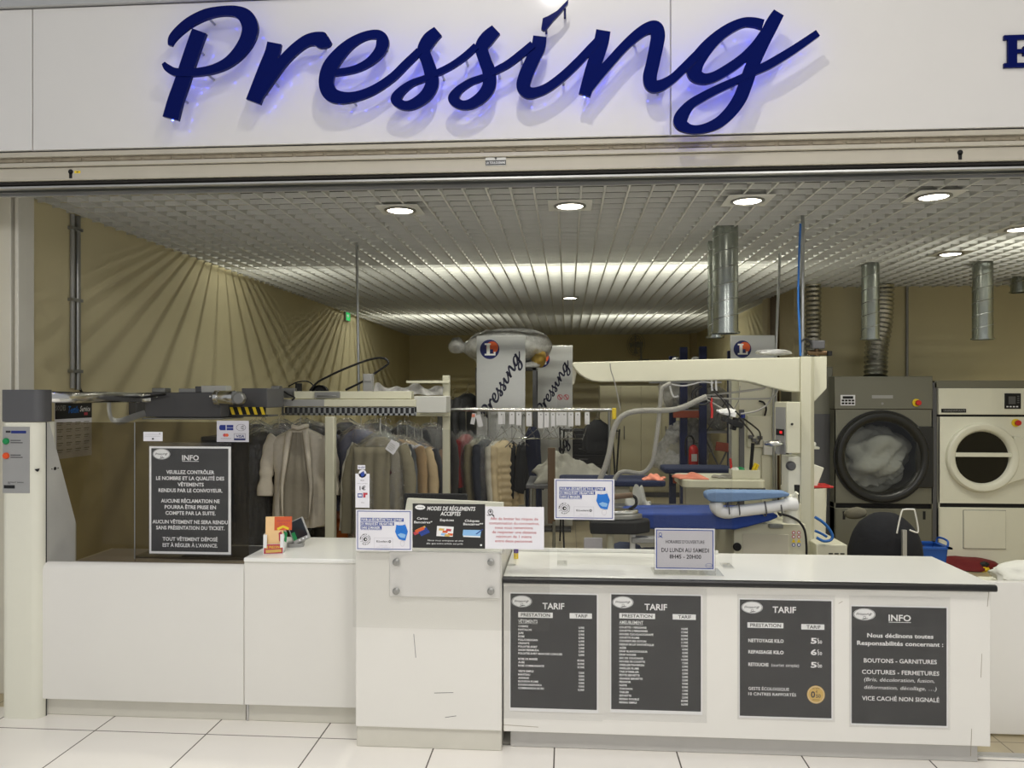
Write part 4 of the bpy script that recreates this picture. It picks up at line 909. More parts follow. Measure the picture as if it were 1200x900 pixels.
a, c = at(487, 463, 5.5), at(526, 468, 5.5); m = MB(); m.box(a.x - X0, c.x - X0, .26, .33, at(487, 488, 5.5).z, at(487, 482, 5.5).z); m.box(at(475, 447, 5.5).x - X0, c.x - X0, .28, .32, at(475, 449, 5.5).z, at(475, 446, 5.5).z); m.build('cross_bar', 'cream', t, .003)
a, c = at(485, 464, YC + .02), at(523, 484, YC + .02); m = MB(); m.box(a.x - X0, c.x - X0, .02, .22, c.z, a.z); m.build('end_box', 'sidegrey', t, .006)
a = at(431, 438, 5.55); m = MB(); m.box(at(426, 440, 5.55).x - X0, at(437, 440, 5.55).x - X0, .28, .34, at(431, 459, 5.55).z, a.z); m.box(at(427, 440, 5.55).x - X0, at(436, 440, 5.55).x - X0, .27, .28, at(431, 447, 5.55).z, at(431, 441, 5.55).z); m.build('hanger_bracket', 'panelgrey', t, .004)
a = at(324, 458, YC); m = MB(); m.box(a.x - X0 - .04, a.x - X0 + .02, .0, .06, a.z - .05, a.z + .035); m.box(a.x - X0 + .02, a.x - X0 + .12, .03, .08, a.z - .05, a.z + .02); m.cyl((a.x - X0 - .01, -.01, a.z - .06), (a.x - X0 - .01, -.01, a.z + .01), .012); m.build('limit_switch', 'steelcup', t, .004)
q = at(350, 455, YC + .1); m = MB(); m.box(q.x - X0 - .02, q.x - X0 + .02, .08, .12, q.z - .04, q.z + .035); m.build('plug', 'matteblack', t, .005)
tag(MB().tube(curve3([at(325, 462, YC - .02), at(330, 458, YC - .02), at(338, 462, YC - .02), at(345, 466, YC - .02), at(342, 469, YC - .02)]), .006, 8).build('cable', 'cable'), 'short dark cable looping at the left end of the conveyor beam', 'cable')
tag(MB().tube(curve3([at(363, 458, 5.62), at(372, 448, 5.62), at(385, 441, 5.62), at(402, 433, 5.62), at(425, 424, 5.62), at(440, 420, 5.62), at(450, 420, 5.62), at(455, 424, 5.62), at(453, 428, 5.62), at(440, 437, 5.62), at(425, 447, 5.62), at(405, 457, 5.62)]), .008, 8).build('cable', 'cable'), 'long black cable arching above the conveyor beam', 'cable')
tag(MB().tube(curve3([at(338, 453, 5.5), at(348, 448, 5.5), at(360, 447, 5.5), at(367, 452, 5.5), at(364, 458, 5.5)]), .005, 8).build('cable', 'cable'), 'small black cable arch above the left of the conveyor beam', 'cable')
m = MB(); q = at(374, 460, 5.5); m.lathe([(.06, 0), (.06, .05), (.02, .05), (.02, 0)], (q.x, 5.5, q.z - .005), 'Y', 24, cap=False); m.lathe([(.045, .01), (.045, .04)], (q.x, 5.5, q.z - .005), 'Y', 24); m.box(q.x + .06, q.x + .25, 5.5, 5.55, q.z - .03, q.z + .005)
tag(m.build('cable_drum', 'matteblack'), 'black cable drum lying on top of the conveyor beam', 'drum')
# folded plastic film roll on the conveyor end
a, c = at(440, 448, 5.62), at(521, 466, 5.62); rnd = random.Random(4)
m = MB(); m.grid(lambda u, v: (a.x + (c.x - a.x) * u, 5.55 + .1 * v + .02 * math.sin(u * 23 + v * 3), c.z + .0 + (a.z - c.z) * (.25 + .75 * math.sin(v * 3.1)) * (.75 + .25 * math.sin(u * 17 + 2 * v) * math.cos(u * 5))), 40, 14)
tag(m.build('plastic_film', 'bagfilm'), 'crumpled clear plastic film lying on the end of the conveyor', 'film')

# ================================================================ clothes
def garment(label, px, py, Y, rot, half, length, f, sleeves=.56, film=0, hook=.1, depth=.09, group=None, seed=0, cat='jacket', name='jacket', open_=None, tagp=0, rolled=False, stripes=None, taper=1.0, wirehang=True, badge=False):
    q = at(px, py, Y); rnd = random.Random(seed * 7 + 3)
    t = thing(name, label, cat, q, math.radians(rot), group)
    fm = f if not isinstance(f, tuple) else fab(*f)
    ph = rnd.uniform(0, 6); L_ = length
    prof = [(.0, .26, .45), (-.012, .34, .55), (-.035, .6, .75), (-.06, .82, .85), (-.085, .95, .9), (-.12, 1.0, .95), (-.2, .98, 1.0), (-.32, .94 * taper, 1.05), (-.45 * max(L_, .7), .92 * taper, 1.1), (-.62 * L_, .94 * taper, 1.12), (-.8 * L_, .97 * taper, 1.15), (-.93 * L_, 1.0 * taper, 1.15), (-L_, 1.0 * taper, 1.12)]
    prof = sorted(set(p for p in prof if p[0] >= -L_), key=lambda p: -p[0]); nu = 44
    if stripes: prof = sorted(set(prof + [tuple(a_ + (b_ - a_) * f / 8 for a_, b_ in zip(p, q_)) for p, q_ in zip(prof[6:], prof[7:]) for f in range(1, 8)]), key=lambda p: -p[0])
    m = MB(); V = []
    for z, wf, df in prof:
        g = min(1, -z / .5)
        for j in range(nu):
            a = 2 * math.pi * j / nu; ca, sa = math.cos(a), math.sin(a)
            x = half * wf * math.copysign(abs(ca) ** .8, ca); y_ = depth * df * math.copysign(abs(sa) ** .8, sa)
            y_ *= 1 + g * (.30 * math.sin(x / half * 9 + ph + z * 2) + .14 * math.sin(x / half * 19 + 2 * ph - z * 5))
            if stripes: y_ *= 1 + .22 * abs(math.sin(z * stripes)); x *= 1 + .07 * abs(math.sin(z * stripes))
            x *= 1 + .02 * math.sin(z * 14 + ph)
            V.append((x, y_, z + (.012 * math.sin(a * 3 + ph) if z < -L_ * .9 else 0)))
    k = len(V) // nu
    m.add(V, [(i * nu + j, (i + 1) * nu + j, (i + 1) * nu + (j + 1) % nu, i * nu + (j + 1) % nu) for i in range(k - 1) for j in range(nu)] + [tuple(range(nu)), tuple((k - 1) * nu + j for j in range(nu - 1, -1, -1))])
    m.build('body', fm, t, 0, 75)
    if sleeves:
        for s in (-1, 1):
            m = MB(); sl = sleeves; lean = rnd.uniform(.0, .03)
            P = catmull([(s * half * .84, 0, -.075), (s * half * .99, -.01, -.12), (s * (half * 1.08 + lean), -.02, -.26), (s * (half * 1.12 + lean), -.035, -.26 - (sl - .26) * .55), (s * (half * 1.13 + lean), -.06, -.05 - sl)], 5)
            n_ = len(P); R = [(.062 - .02 * i / n_) * (1 + .06 * math.sin(i * 1.7 + ph)) for i in range(n_)]; R[0] *= .75
            if rolled: R[-4:] = [.056, .06, .058, .054]; R[-6] *= .9
            m.tube(P, R, 14, sq=.72); m.build('sleeve', fm, t, 0, 75)
    if open_:      # lapels and the lining or shirt front seen between them
        mm = MB(); w_ = open_[1]
        mm.grid(lambda u, v: ((u - .5) * 2 * half * (w_ * (.45 + .75 * min(1, v * 1.6))), -depth * (1.02 + .5 * v) - .012 - .006 * math.sin(u * 16), -.03 - v * (L_ * open_[2])), 12, 16)
        mm.build('lining', fab(*open_[0]), t, 0, 75)
        for s in (-1, 1):
            mm = MB(); mm.grid(lambda u, v: (s * half * (w_ * (.45 + .75 * min(1, v * 1.6)) + .02 + u * .22 * (1 - v) ** .6), -depth * (1.05 + .5 * v) - .02 - .012 * math.sin(u * 3.1), -.02 - v * (L_ * open_[2])), 8, 16)
            mm.build('lapel', fm, t, 0, 75, .004)
        m = MB(); m.tube(curve3([(-half * .27, .0, .01), (-half * .2, -depth * .8, .012), (0, -depth * 1.0, -.0), (half * .2, -depth * .8, .012), (half * .27, .0, .01)]), .016, 8, sq=.6); m.build('collar', fm, t)
    if badge:
        m = MB(); m.prism([(.6 * half, -.2), (.6 * half + .024, -.235), (.6 * half, -.27), (.6 * half - .024, -.235)], -depth * 1.5, -depth * 1.46); m.prism([(.6 * half - .006, -.225), (.6 * half + .006, -.225), (.6 * half + .003, -.25), (.6 * half - .003, -.25)], -depth * 1.52, -depth * 1.49, 1); m.build('badge', [fab(70, 34, 30), 'paper'], t)
    if wirehang:
        m = MB(); w1 = half * .88
        m.tube(curve3([(0, 0, .03), (0, 0, hook - .025), (.004, 0, hook), (.022, 0, hook + .012), (.036, 0, hook), (.036, 0, hook - .012)], 4), .0022, 6)
        m.tube([(-w1, 0, -.075), (0, 0, .028), (w1, 0, -.075)], .004, 6); m.build('hanger', 'chrome', t)
    if film:
        m = MB(); V = []; FP = [(.035, .12, .3), (.02, .3, .6), (-.03, .72, 1), (-.07, 1.0, 1.2), (-.12, 1.12, 1.35), (-.25, 1.2, 1.5), (-.5 * L_, 1.22, 1.6), (-.8 * L_, 1.22, 1.65), (-L_ - .03, 1.2, 1.6)]
        for z, wf, df in FP:
            for j in range(nu):
                a = 2 * math.pi * j / nu; ca, sa = math.cos(a), math.sin(a); g = .05 + .09 * min(1, -z + .05)
                kx = 1 + g * math.sin(a * 7 + ph + z * 6) * .6; V.append((half * wf * ca * kx, (depth * df + .025) * sa * (1 + g * math.sin(a * 9 + z * 9 + ph) * 2.2), z + .01 * math.sin(a * 5 + ph)))
        k = len(FP); m.add(V, [(i * nu + j, (i + 1) * nu + j, (i + 1) * nu + (j + 1) % nu, i * nu + (j + 1) % nu) for i in range(k - 1) for j in range(nu)])
        m.build('plastic_cover', 'film', t, 0, 60)
    if tagp:
        m = MB(); X = Matrix.Translation((half * .86, -depth * 1.9, -.05)) @ Matrix.Rotation(math.radians(tagp), 4, 'Y'); m.box(-.035, .035, 0, .001, -.05, .03, 0, X)
        for i in range(4): m.box(-.028, .012 + .004 * (i % 3), -.0006, 0, -.035 + i * .013, -.031 + i * .013, 1, X)
        m.build('paper_tag', ['paper', 'cablegrey'], t)
    return t
G1 = 'clothes hanging on the conveyor'
garment('cream blazer with rolled sleeves and open front under plastic, left of the white post', 352, 501, 5.5, 8, .2, .72, (216, 208, 192), .44, 0, .1, .085, G1, 1, open_=((150, 143, 128), .36, .86), rolled=True)
garment('black glossy bagged jacket hanging left of the cream blazer', 306, 506, 5.65, 38, .2, .95, (22, 22, 24), .6, 1, .1, .1, G1, 2)
garment('dark charcoal jacket under plastic, between the black jacket and the cream blazer', 327, 502, 5.9, 30, .2, .92, (52, 52, 54), .6, 1, .1, .09, G1, 3)
garment('black coat directly behind the cream blazer', 366, 499, 6.15, 12, .21, 1.0, (28, 28, 30), .6, 1, .1, .09, G1, 4, 'coat', 'coat')
garment('dark grey garment in plastic, half hidden behind the white post', 378, 500, 6.45, 18, .2, .95, (66, 66, 66), .6, 1, .1, .09, G1, 5)
garment('black garment bag at the left end of the conveyor behind the glossy black jacket', 290, 512, 6.3, 40, .2, 1.0, (26, 27, 30), .6, 0, .1, .1, G1, 17)
garment('slate blue jacket in plastic just right of the white post', 423, 503, 5.75, -14, .2, .62, (72, 76, 104), .58, 1, .1, .09, G1, 6)
garment('orange padded jacket low behind the slate blue jacket', 418, 513, 5.98, -10, .19, .86, (176, 96, 40), .6, 0, .1, .1, G1, 7, stripes=40)
OL = (120, 114, 94)
garment('olive grey uniform coat with a small diamond badge, front most right of the white post', 446, 512, 5.3, -6, .172, .86, OL, .62, 1, .14, .085, G1, 8, 'coat', 'coat', tagp=35, badge=True)
for i, (pe, c_, lab, cat) in enumerate(((491, (214, 212, 202), 'white shirt just behind the olive uniform coat', 'shirt'), (497, (96, 100, 104), 'slate grey jacket between the white shirt and the tan coat', 'jacket'), (510, (164, 138, 102), 'tan brown coat in plastic right of the olive coat', 'coat'),
                                   (520, (196, 176, 140), 'beige coat right of the tan coat', 'coat'), (528, (62, 64, 72), 'charcoal jacket right of the beige coat', 'jacket'), (536, (128, 106, 90), 'brown and red jacket, last in the right row of the conveyor', 'jacket'))):
    Y = 5.42 + i * .11; hf = .19
    garment(lab, pe - (hf * 1.13 + .058) * 901 / (Y * .99), 512 + i * 1.5, Y, -10 - 3 * i, hf, .84 - .01 * i, c_, .62, 1 if i % 2 == 0 else 0, .13, .07, G1, 20 + i, cat, cat, tagp=(20, 0, 12, -15, 25, 8)[i])
for i, (px, py, Y, rot, c_, lab) in enumerate(((300, 497, 6.75, 30, (30, 30, 32), 'black coat in plastic at the far left of the inner conveyor row'), (330, 496, 6.85, 24, (44, 44, 46), 'dark grey coat in plastic in the inner conveyor row above the blazer shoulder'),
        (356, 495, 6.95, 20, (26, 26, 30), 'black jacket in plastic in the inner conveyor row behind the white post'), (405, 495, 7.0, -10, (40, 42, 50), 'dark blue grey coat in plastic in the inner conveyor row right of the white post'),
        (440, 496, 6.9, -14, (34, 32, 30), 'dark brown coat in plastic in the inner conveyor row behind the olive coat'), (474, 498, 6.95, -16, (28, 30, 34), 'black coat in plastic in the inner conveyor row behind the white shirt'), (505, 500, 7.05, -18, (50, 48, 46), 'charcoal coat in plastic at the right of the inner conveyor row'))):
    garment(lab, px, py, Y, rot, .21, 1.05, c_, .62, 1, .08, .1, G1, 70 + i, 'coat', 'coat')
t = thing('shelf_unit', 'black shelf unit with dark garments behind the INFO notice on the smoked glass', 'shelf', (at(262, 600, 6.5).x, 6.5, 0)); zt = at(262, 512, 6.5).z
m = MB(); m.box(-.3, -.27, 0, .5, 0, zt); m.build('upright', 'matteblack', t); m = MB(); m.box(.27, .3, 0, .5, 0, zt); m.build('upright', 'matteblack', t); m = MB(); m.box(-.3, .3, .47, .5, 0, zt); m.build('back_sheet', 'matteblack', t)
for k in range(4): m = MB(); m.box(-.27, .27, .02, .47, .05 + k * (zt - .08) / 3, .08 + k * (zt - .08) / 3); m.build('shelf_board', 'bodygrey' if k else 'matteblack', t)
# grey trousers folded over a bar in front of the olive coat
q = at(437, 524, 5.17)
t = thing('trousers', 'olive grey trousers folded over a hanger bar in front of the olive coat', 'trousers', q, math.radians(-6), G1)
m = MB(); m.grid(lambda u, v: ((u - .5) * .26 * (1 - .06 * math.sin(v * 3)), -.012 - .018 * abs(math.sin(u * 3.14 * 2)) * min(1, v * 3) - .006 * math.sin(u * 20 + v * 3), -v * .78), 24, 18); m.build('legs', fab(*OL), t, 0, 75, .02)
m = MB(); m.tube([(-.16, 0, 0), (.16, 0, 0)], .006, 8); m.tube([(-.16, 0, 0), (-.15, 0, .02), (0, .01, .09), (.15, 0, .02), (.16, 0, 0)], .005, 8); m.tube(curve3([(0, .01, .09), (0, .01, .15), (.02, .01, .19), (.036, .01, .17)]), .0022, 6); m.build('hanger', 'acrylic', t)
# rear rack
YR = 7.55
a, c = at(470, 480.5, YR), at(717, 480.5, YR)
t = thing('clothes_rack', 'chrome tube clothes rack with tagged hangers in front of the grey banners', 'rack', ((a.x + c.x) / 2, YR, 0)); X0 = t.location.x; zr = c.z
m = MB(); m.tube([(a.x - X0, 0, zr), (c.x - X0, 0, zr)], .019, 12); m.build('rail', 'chrome', t)
for px in (573, 714):
    q = at(px, 480, YR); m = MB(); m.cyl((q.x - X0, 0, .04), (q.x - X0, 0, zr), .014, n=10); m.build('post', 'steel', t)
    m = MB(); m.tube([(q.x - X0, -.28, .04), (q.x - X0, .28, .04)], .014, 8); m.build('foot', 'steel', t)
m = MB(); q = at(716, 485, YR); m.box(q.x - X0 + .01, q.x - X0 + .05, -.03, .02, zr - .09, zr + .02); m.build('yellow_clip', 'yellow', t, .006)
G2 = 'clothes on the rear rack'
for i, (px, py, rot, hf, ln, c_, film, lab, cat, sl, kw) in enumerate((
    (527, 511, 72, .2, .85, (34, 34, 36), 0, 'black jacket at the left end of the rear rack', 'jacket', .58, {}),
    (546, 509, 66, .17, .50, (118, 20, 22), 1, 'red jacket in plastic on the rear rack', 'jacket', .45, {}),
    (557, 514, 72, .19, .8, (112, 104, 82), 1, 'olive brown jacket between the red and the navy one on the rear rack', 'jacket', .6, {}),
    (569, 515, 68, .2, .84, (34, 38, 52), 1, 'dark navy jacket in plastic on the rear rack', 'jacket', .6, {}),
    (581, 517, 70, .18, .8, (190, 186, 174), 0, 'pale grey jacket beside the quilted one on the rear rack', 'jacket', .58, {}),
    (590, 516, 58, .17, .72, (202, 184, 150), 0, 'beige quilted jacket with horizontal ribs on the rear rack', 'jacket', .6, {'stripes': 48}))):
    garment(lab, px, py, YR - .02 * (i % 2), rot, hf, ln, c_, sl, film, .26, .07, G2, 40 + i, cat, cat, **kw)
for px, py, ln, lab in ((600, 521, .5, 'slim black trousers on a hanger, left one of the two right of the quilted jacket'), (612, 521, .45, 'slim black trousers on a hanger, right one of the two right of the quilted jacket')):
    q = at(px, py, YR); t = thing('trousers', lab, 'trousers', q, math.radians(60), G2)
    m = MB(); m.grid(lambda u, v: ((u - .5) * (.1 + .1 * v), .02 * math.sin(u * 9 + v * 2) , -v * ln - .03 * math.sin(u * 4)), 14, 12); m.build('legs', fab(20, 20, 22), t, 0, 75, .035)
    m = MB(); m.tube(curve3([(0, 0, 0), (0, 0, .24), (.02, 0, .3), (.04, 0, .28)]), .003, 6); m.tube([(-.12, 0, -.02), (0, 0, .04), (.12, 0, -.02)], .005, 6); m.build('hanger', 'bodygrey', t)
garment('long navy garment hanging in front of the second banner', 624, 500, 8.2, 70, .16, 1.05, (24, 30, 58), 0, 0, .08, .06, G2, 51, 'garment', 'garment', taper=.9)
G3 = 'grey jackets hanging behind the first banner'
garment('dark grey jacket high behind the rear rack, left one of the pair', 531, 468, 8.3, 60, .2, .75, (78, 78, 76), .55, 0, .1, .09, G3, 53)
garment('dark grey jacket high behind the rear rack, touching the first banner', 548, 461, 8.35, 60, .2, .8, (62, 63, 64), .55, 0, .1, .09, G3, 54)
def tagged(label, px, w_, h_, dz, two=False):
    q = at(px, 480.5, YR); t = thing('tagged_hanger', label, 'hanger', (q.x, YR, zr), math.radians(76 if not two else 40), 'empty tagged hangers on the rear rack')
    m = MB(); m.tube(curve3([(0, 0, .024), (.02, 0, .022), (.025, 0, 0), (.01, 0, -.03), (0, 0, -.06), (0, 0, -.16)], 4), .003, 6); m.tube([(-.2, 0, -.28), (0, 0, -.16), (.2, 0, -.28), (-.2, 0, -.28)], .003, 6); m.build('wire', 'chrome', t)
    m = MB(); X = Matrix.Rotation(-t.rotation_euler.z, 4, 'Z'); m.box(-w_, w_, -.02, -.018, -.02 - h_ + dz, -.02 + dz, 0, X); m.box(-.004, .004, -.021, -.0195, -.05 + dz, -.04 + dz, 1, X); m.build('paper_tag', ['paper', 'print'], t)
TAGS = ((588, .034, .12, 'first'), (600, .026, .12, 'second'), (608, .026, .13, 'third'), (620, .028, .14, 'fourth'), (634, .03, .16, 'fifth'), (640, .028, .15, 'sixth'), (648, .02, .14, 'seventh'), (655, .026, .13, 'eighth'), (661, .026, .13, 'ninth'), (669, .026, .14, 'tenth'), (677, .026, .13, 'eleventh'), (688, .024, .12, 'twelfth'))
for i, (px, w_, h_, s_) in enumerate(TAGS): tagged('wire hanger with a white paper tag, %s from the left on the rear rack' % s_, px, w_, h_, 0, i % 3 == 1)
q = at(560, 491, YR); t = thing('tag_bunch', 'white and orange paper tags hanging in front of the first banner edge', 'tags', q, 0)
m = MB(); m.box(-.06, -.02, -.04, -.038, -.06, .05, 0, Matrix.Rotation(.2, 4, 'Y')); m.box(-.01, .04, -.042, -.04, -.08, .04, 0, Matrix.Rotation(-.25, 4, 'Y')); m.box(-.055, -.025, -.043, -.041, .02, .05, 1); m.build('tag_paper', ['paper', 'coral'], t); m = MB(); m.tube([(0, -.03, .05), (0, 0, zr - q.z + .02)], .003, 6); m.build('string', 'cablegrey', t)
t = thing('laundry_rack', 'black folding drying rack behind the rear rack tags', 'rack', (at(690, 520, 8.6).x, 8.6, 0), .1)
m = MB()
for i in range(7): m.tube([(-.3, -.2 + i * .07, 1.28), (.3, -.2 + i * .07, 1.28)], .005, 6)
m.build('bars', 'matteblack', t)
for s in (-1, 1):
    m = MB(); m.tube([(s * .3, -.25, 0), (s * .3, .25, 1.3)], .01, 8); m.tube([(s * .3, .25, 0), (s * .3, -.25, 1.3)], .01, 8); m.build('legs', 'matteblack', t)
garment('black folded garment hanging at the right end of the rear rack', 700, 492, 7.6, 30, .16, .3, (22, 22, 24), 0, 0, .08, .06, G2, 57, 'garment', 'garment')
# ================================================================ grey banners
def Lmark(pr, u, v, r, e):       # round mark, e = width/height of the sheet
    pr.ell(u, v, r, r * e, 0); pr.ell(u + r * .26, v - r * e * .2, r * .62, r * e * .62, 1)
    def rc(a, b_, c_, d): pr.rect(u + a * r, u + b_ * r, v + c_ * r * e, v + d * r * e, 2)
    rc(-.32, .02, -.6, .55); rc(-.52, .12, -.62, -.45); rc(-.52, .58, .45, .62); rc(.42, .6, .25, .62)
    pr.rect(u + .02 * r, u + .36 * r, v - .0 * r * e, v + .42 * r * e, 0)
def banner(label, px0, px1, py, Y, word=True, mk=(.27, .063, .2), red=False):
    a, c = at(px0, py, Y), at(px1, py, Y); wd, hg = c.x - a.x, a.z - .06
    t = thing('display_panel', label, 'banner', (a.x, Y, .06), 0, 'satin grey display panels')
    m = MB(); m.box(0, wd, 0, .025, 0, hg); m.build('panel', 'banner', t, .003)
    pr = Print(wd, hg); Lmark(pr, mk[0], mk[1], mk[2], wd / hg)
    if word: pr.script(.26, (2.28 - 1.42) / hg * 1.0, 1.52, 3, math.radians(58.5), 2, 1.5); pr.script(.26, (2.28 - 1.42 + .93) / hg, 1.52, 3, math.radians(58.5), 2, 1.5)
    if red:
        for u in (.68, .84): pr.ring(u, .287, .07, .07 * wd / hg, .25, 4); pr.poly([(u - .05, .277), (u - .035, .271), (u + .05, .297), (u + .035, .303)], 4)
    pr.done(t, ['navy', 'orangelogo', 'whiteprint', 'inknavy', 'printred'])
    m = MB(); m.box(.02, wd - .02, -.12, .14, -.06, -.03); m.box(wd * .45, wd * .55, .0, .02, -.03, .0); m.build('foot', 'bodygrey', t, .004)
banner('tall satin grey panel with round L mark and handwritten word, in front of the bag', 558.5, 615.5, 393.5, 7.85)
banner('tall satin grey panel with handwritten word and two small red signs, behind the bag', 625, 671, 405, 9.5, True, (.2, .075, .22), True)
banner('satin grey panel with round L mark seen above the gantry arm', 856, 908, 393, 7.9, False)
# shelf unit carrying the bagged duvet
q = at(590, 430, 8.35)
t = thing('garment_shelf', 'dark steel shelf tower behind the first grey panel', 'shelf', (q.x, 8.5, 0))
zs = at(590, 431, 8.35).z
for sx in (-.28, .34):
    for sy in (-.18, .18): m = MB(); m.box(sx - .02, sx + .02, sy - .02, sy + .02, 0, zs); m.build('upright', 'bodygrey', t)
for z in (.3, .9, zs - .03): m = MB(); m.box(-.3, .36, -.2, .2, z, z + .03); m.build('shelf_board', 'bodygrey', t, .003)
t = thing('garment_bag', 'big clear plastic bag with a white and yellow duvet on top of the shelf tower', 'bag', (q.x, 8.42, zs))
m = MB(); m.blob((-.02, 0, .17), (.36, .2, .17), 3, .1, 32, 18, flat=.002); m.build('duvet', 'laundry', t, 0, 80)
m = MB(); m.blob((.38, -.02, .1), (.09, .14, .11), 8, .14, 24, 14, flat=.004); m.build('yellow_cover', mat('yellow_duvet', (196, 164, 84), .8, bump=.4, bscale=20), t, 0, 80)
m = MB(); m.blob((.02, 0, .22), (.5, .26, .22), 5, .12, 44, 22, flat=-.0); m.blob((-.52, -.02, .26), (.1, .07, .09), 9, .25, 20, 12); m.blob((.3, -.1, .02), (.1, .06, .05), 11, .25, 18, 10, flat=.0); m.build('plastic_bag', 'bagfilm', t, 0, 80)

# ================================================================ back of the shop
q = at(752, 590, 12.6)
a, c = at(703, 452, 12.6), at(800, 452, 12.6)
t = thing('locker', 'row of four tall beige locker doors at the back of the shop', 'locker', ((a.x + c.x) / 2, 12.6, 0)); W_ = (c.x - a.x) / 2
m = MB(); m.box(-W_, W_, .02, .5, .08, a.z); m.build('carcass', 'locker', t, .004)
m = MB(); m.box(-W_ + .02, W_ - .02, .05, .48, 0, .08); m.build('plinth', 'bodygrey', t)
for i in range(4):
    x0 = -W_ + i * W_ / 2
    m = MB(); m.box(x0 + .004, x0 + W_ / 2 - .004, 0, .02, .1, a.z - .01); d = m.build('door', 'locker', t, .003)
    s = x0 + (W_ / 2 - .06 if i % 2 == 0 else .06); m = MB(); m.tube(curve3([(s, 0, 1.15), (s, -.03, 1.13), (s, -.03, .97), (s, 0, .95)]), .008, 6); m.build('handle', 'bodygrey', d)
a, c = at(655, 504, 10.2), at(712, 504, 10.2)
t = thing('drawer_cabinet', 'low black slatted cabinet left of the beige lockers', 'cabinet', ((a.x + c.x) / 2, 10.2, 0)); W_ = (c.x - a.x) / 2
m = MB(); m.box(-W_, W_, .02, .5, 0, a.z); m.build('carcass', 'matteblack', t, .005)
for i in range(8): m = MB(); m.box(-W_ + .02, W_ - .02, 0, .02, .08 + i * .135, .2 + i * .135); d = m.build('drawer', 'black', t, .004); mm = MB(); mm.box(-.06, .06, -.012, 0, .14 + i * .135, .15 + i * .135); mm.build('handle', 'bodygrey', d)
t = thing('wall_fan', 'grey round fan high on the back wall', 'fan', (at(745, 405, YB - .3).x, YB - .3, at(745, 405, YB).z), math.radians(-55))
m = MB()
for r_ in (.22, .17, .12, .06):
    for y_ in (-.05, .04): m.tube([(r_ * math.cos(i * math.pi / 12) * (1 if y_ > 0 else .92), y_, r_ * math.sin(i * math.pi / 12) * (1 if y_ > 0 else .92)) for i in range(25)], .004, 5, cap=False)
for i in range(16): a_ = i * math.pi / 8; m.tube([(0, -.06, 0), (.12 * math.cos(a_), -.06, .12 * math.sin(a_)), (.22 * math.cos(a_), 0, .22 * math.sin(a_))], .003, 4)
m.build('grille', 'cablegrey', t)
m = MB()
for i in range(4):
    a_ = i * math.pi / 2; m.add([(.03 * math.cos(a_), -.01, .03 * math.sin(a_)), (.18 * math.cos(a_ - .25), -.02, .18 * math.sin(a_ - .25)), (.19 * math.cos(a_ + .3), .015, .19 * math.sin(a_ + .3))], [(0, 1, 2)])
m.build('blades', 'panelgrey', t, 0, 30, .004)
m = MB(); m.cyl((0, .0, 0), (0, .15, 0), .05); m.cyl((0, .12, 0), (0, .14, -.3), .018); m.build('motor', 'panelgrey', t); m = MB(); m.box(-.06, .06, .12, .3, -.4, -.28); m.build('bracket', 'panelgrey', t, .005)
# heavy rack with bags
YK = 9.9
t = thing('storage_rack', 'blue and orange pallet rack filled with clear bags behind the gantry', 'rack', (at(825, 600, YK).x, YK, 0)); X0 = t.location.x
zt = 2.28
for px, Y in ((788, 10.75), (801, 9.95), (823.5, 9.85), (823.5, 10.75)):
    q = at(px, 500, Y); m = MB(); m.box(q.x - X0 - .045, q.x - X0 + .045, Y - YK - .04, Y - YK + .04, 0, zt if px != 788 else 2.2); u = m.build('upright', 'rackblue', t, .004)
q = at(857, 500, 9.95); m = MB(); m.box(q.x - X0 - .05, q.x - X0 + .05, 0, .08, 0, zt - .05); m.build('upright', 'rackblue', t, .004)
x0, x1, x2 = at(788, 500, 9.95).x - X0, 0, at(857, 500, 9.95).x - X0
for z in (.55, 1.38): m = MB(); m.box(x0, x1 + .02, -.04, .0, z, z + .09); m.build('beam', 'rackorange', t, .004); m = MB(); m.box(x0, x1, .0, .85, z + .085, z + .1); m.build('deck', 'panelgrey', t)
for z in (.98,): m = MB(); m.box(x1, x2, -.03, .01, z, z + .11, 0, Matrix.Translation((0, 0, 0)) @ Matrix.Rotation(math.radians(8), 4, 'Y')); m.build('beam', 'rackorange', t, .004)
m = MB(); m.tube([(.03, .02, .4), (x2, .02, 1.1)], .012, 6); m.tube([(.03, .02, 1.1), (x2, .02, .4)], .012, 6); m.tube([(.03, .02, 1.2), (x2, .02, 1.7)], .01, 6); m.build('brace', 'bodygrey', t)
m = MB(); m.tube([(.0 + .02 * math.sin(i * 1.4), -.06, 1.75 - i * .035) for i in range(26)], .008, 5); m.build('chain', 'chrome', t)
BAGS = ((791, 485, .25, 1.49, 'clear bag of linen on the upper level of the blue rack, left one'), (812, 470, .26, 1.49, 'clear bulging bag on the upper level of the blue rack beside the upright'), (791, 545, .25, .66, 'clear bag with dark stripes on the lower level of the blue rack, left one'), (811, 545, .26, .66, 'clear bag with white linen on the lower level of the blue rack beside the extinguisher'))
for i, (px, py, r_, z, lab) in enumerate(BAGS):
    q = at(px, py, 10.25 + .35 * (i % 2)); t = thing('linen_bag', lab, 'bag', (q.x, 10.25 + .3 * (i % 2), z), i * .7, 'clear linen bags on the blue rack')
    m = MB(); m.blob((0, 0, r_ * .95), (r_ * .85, r_ * .85, r_), 60 + i, .14, 26, 14, flat=.002); m.build('linen', 'laundry' if i != 2 else 'greycloth', t, 0, 80)
    m = MB(); m.blob((0, 0, r_ * 1.15), (r_, r_, r_ * 1.2), 70 + i, .3, 36, 20, flat=-.0, freq=1.5); m.blob((.03, -.04, r_ * 2.35), (r_ * .35, r_ * .3, r_ * .3), 80 + i, .3, 16, 10); m.build('plastic', 'bagfilm', t, 0, 80)
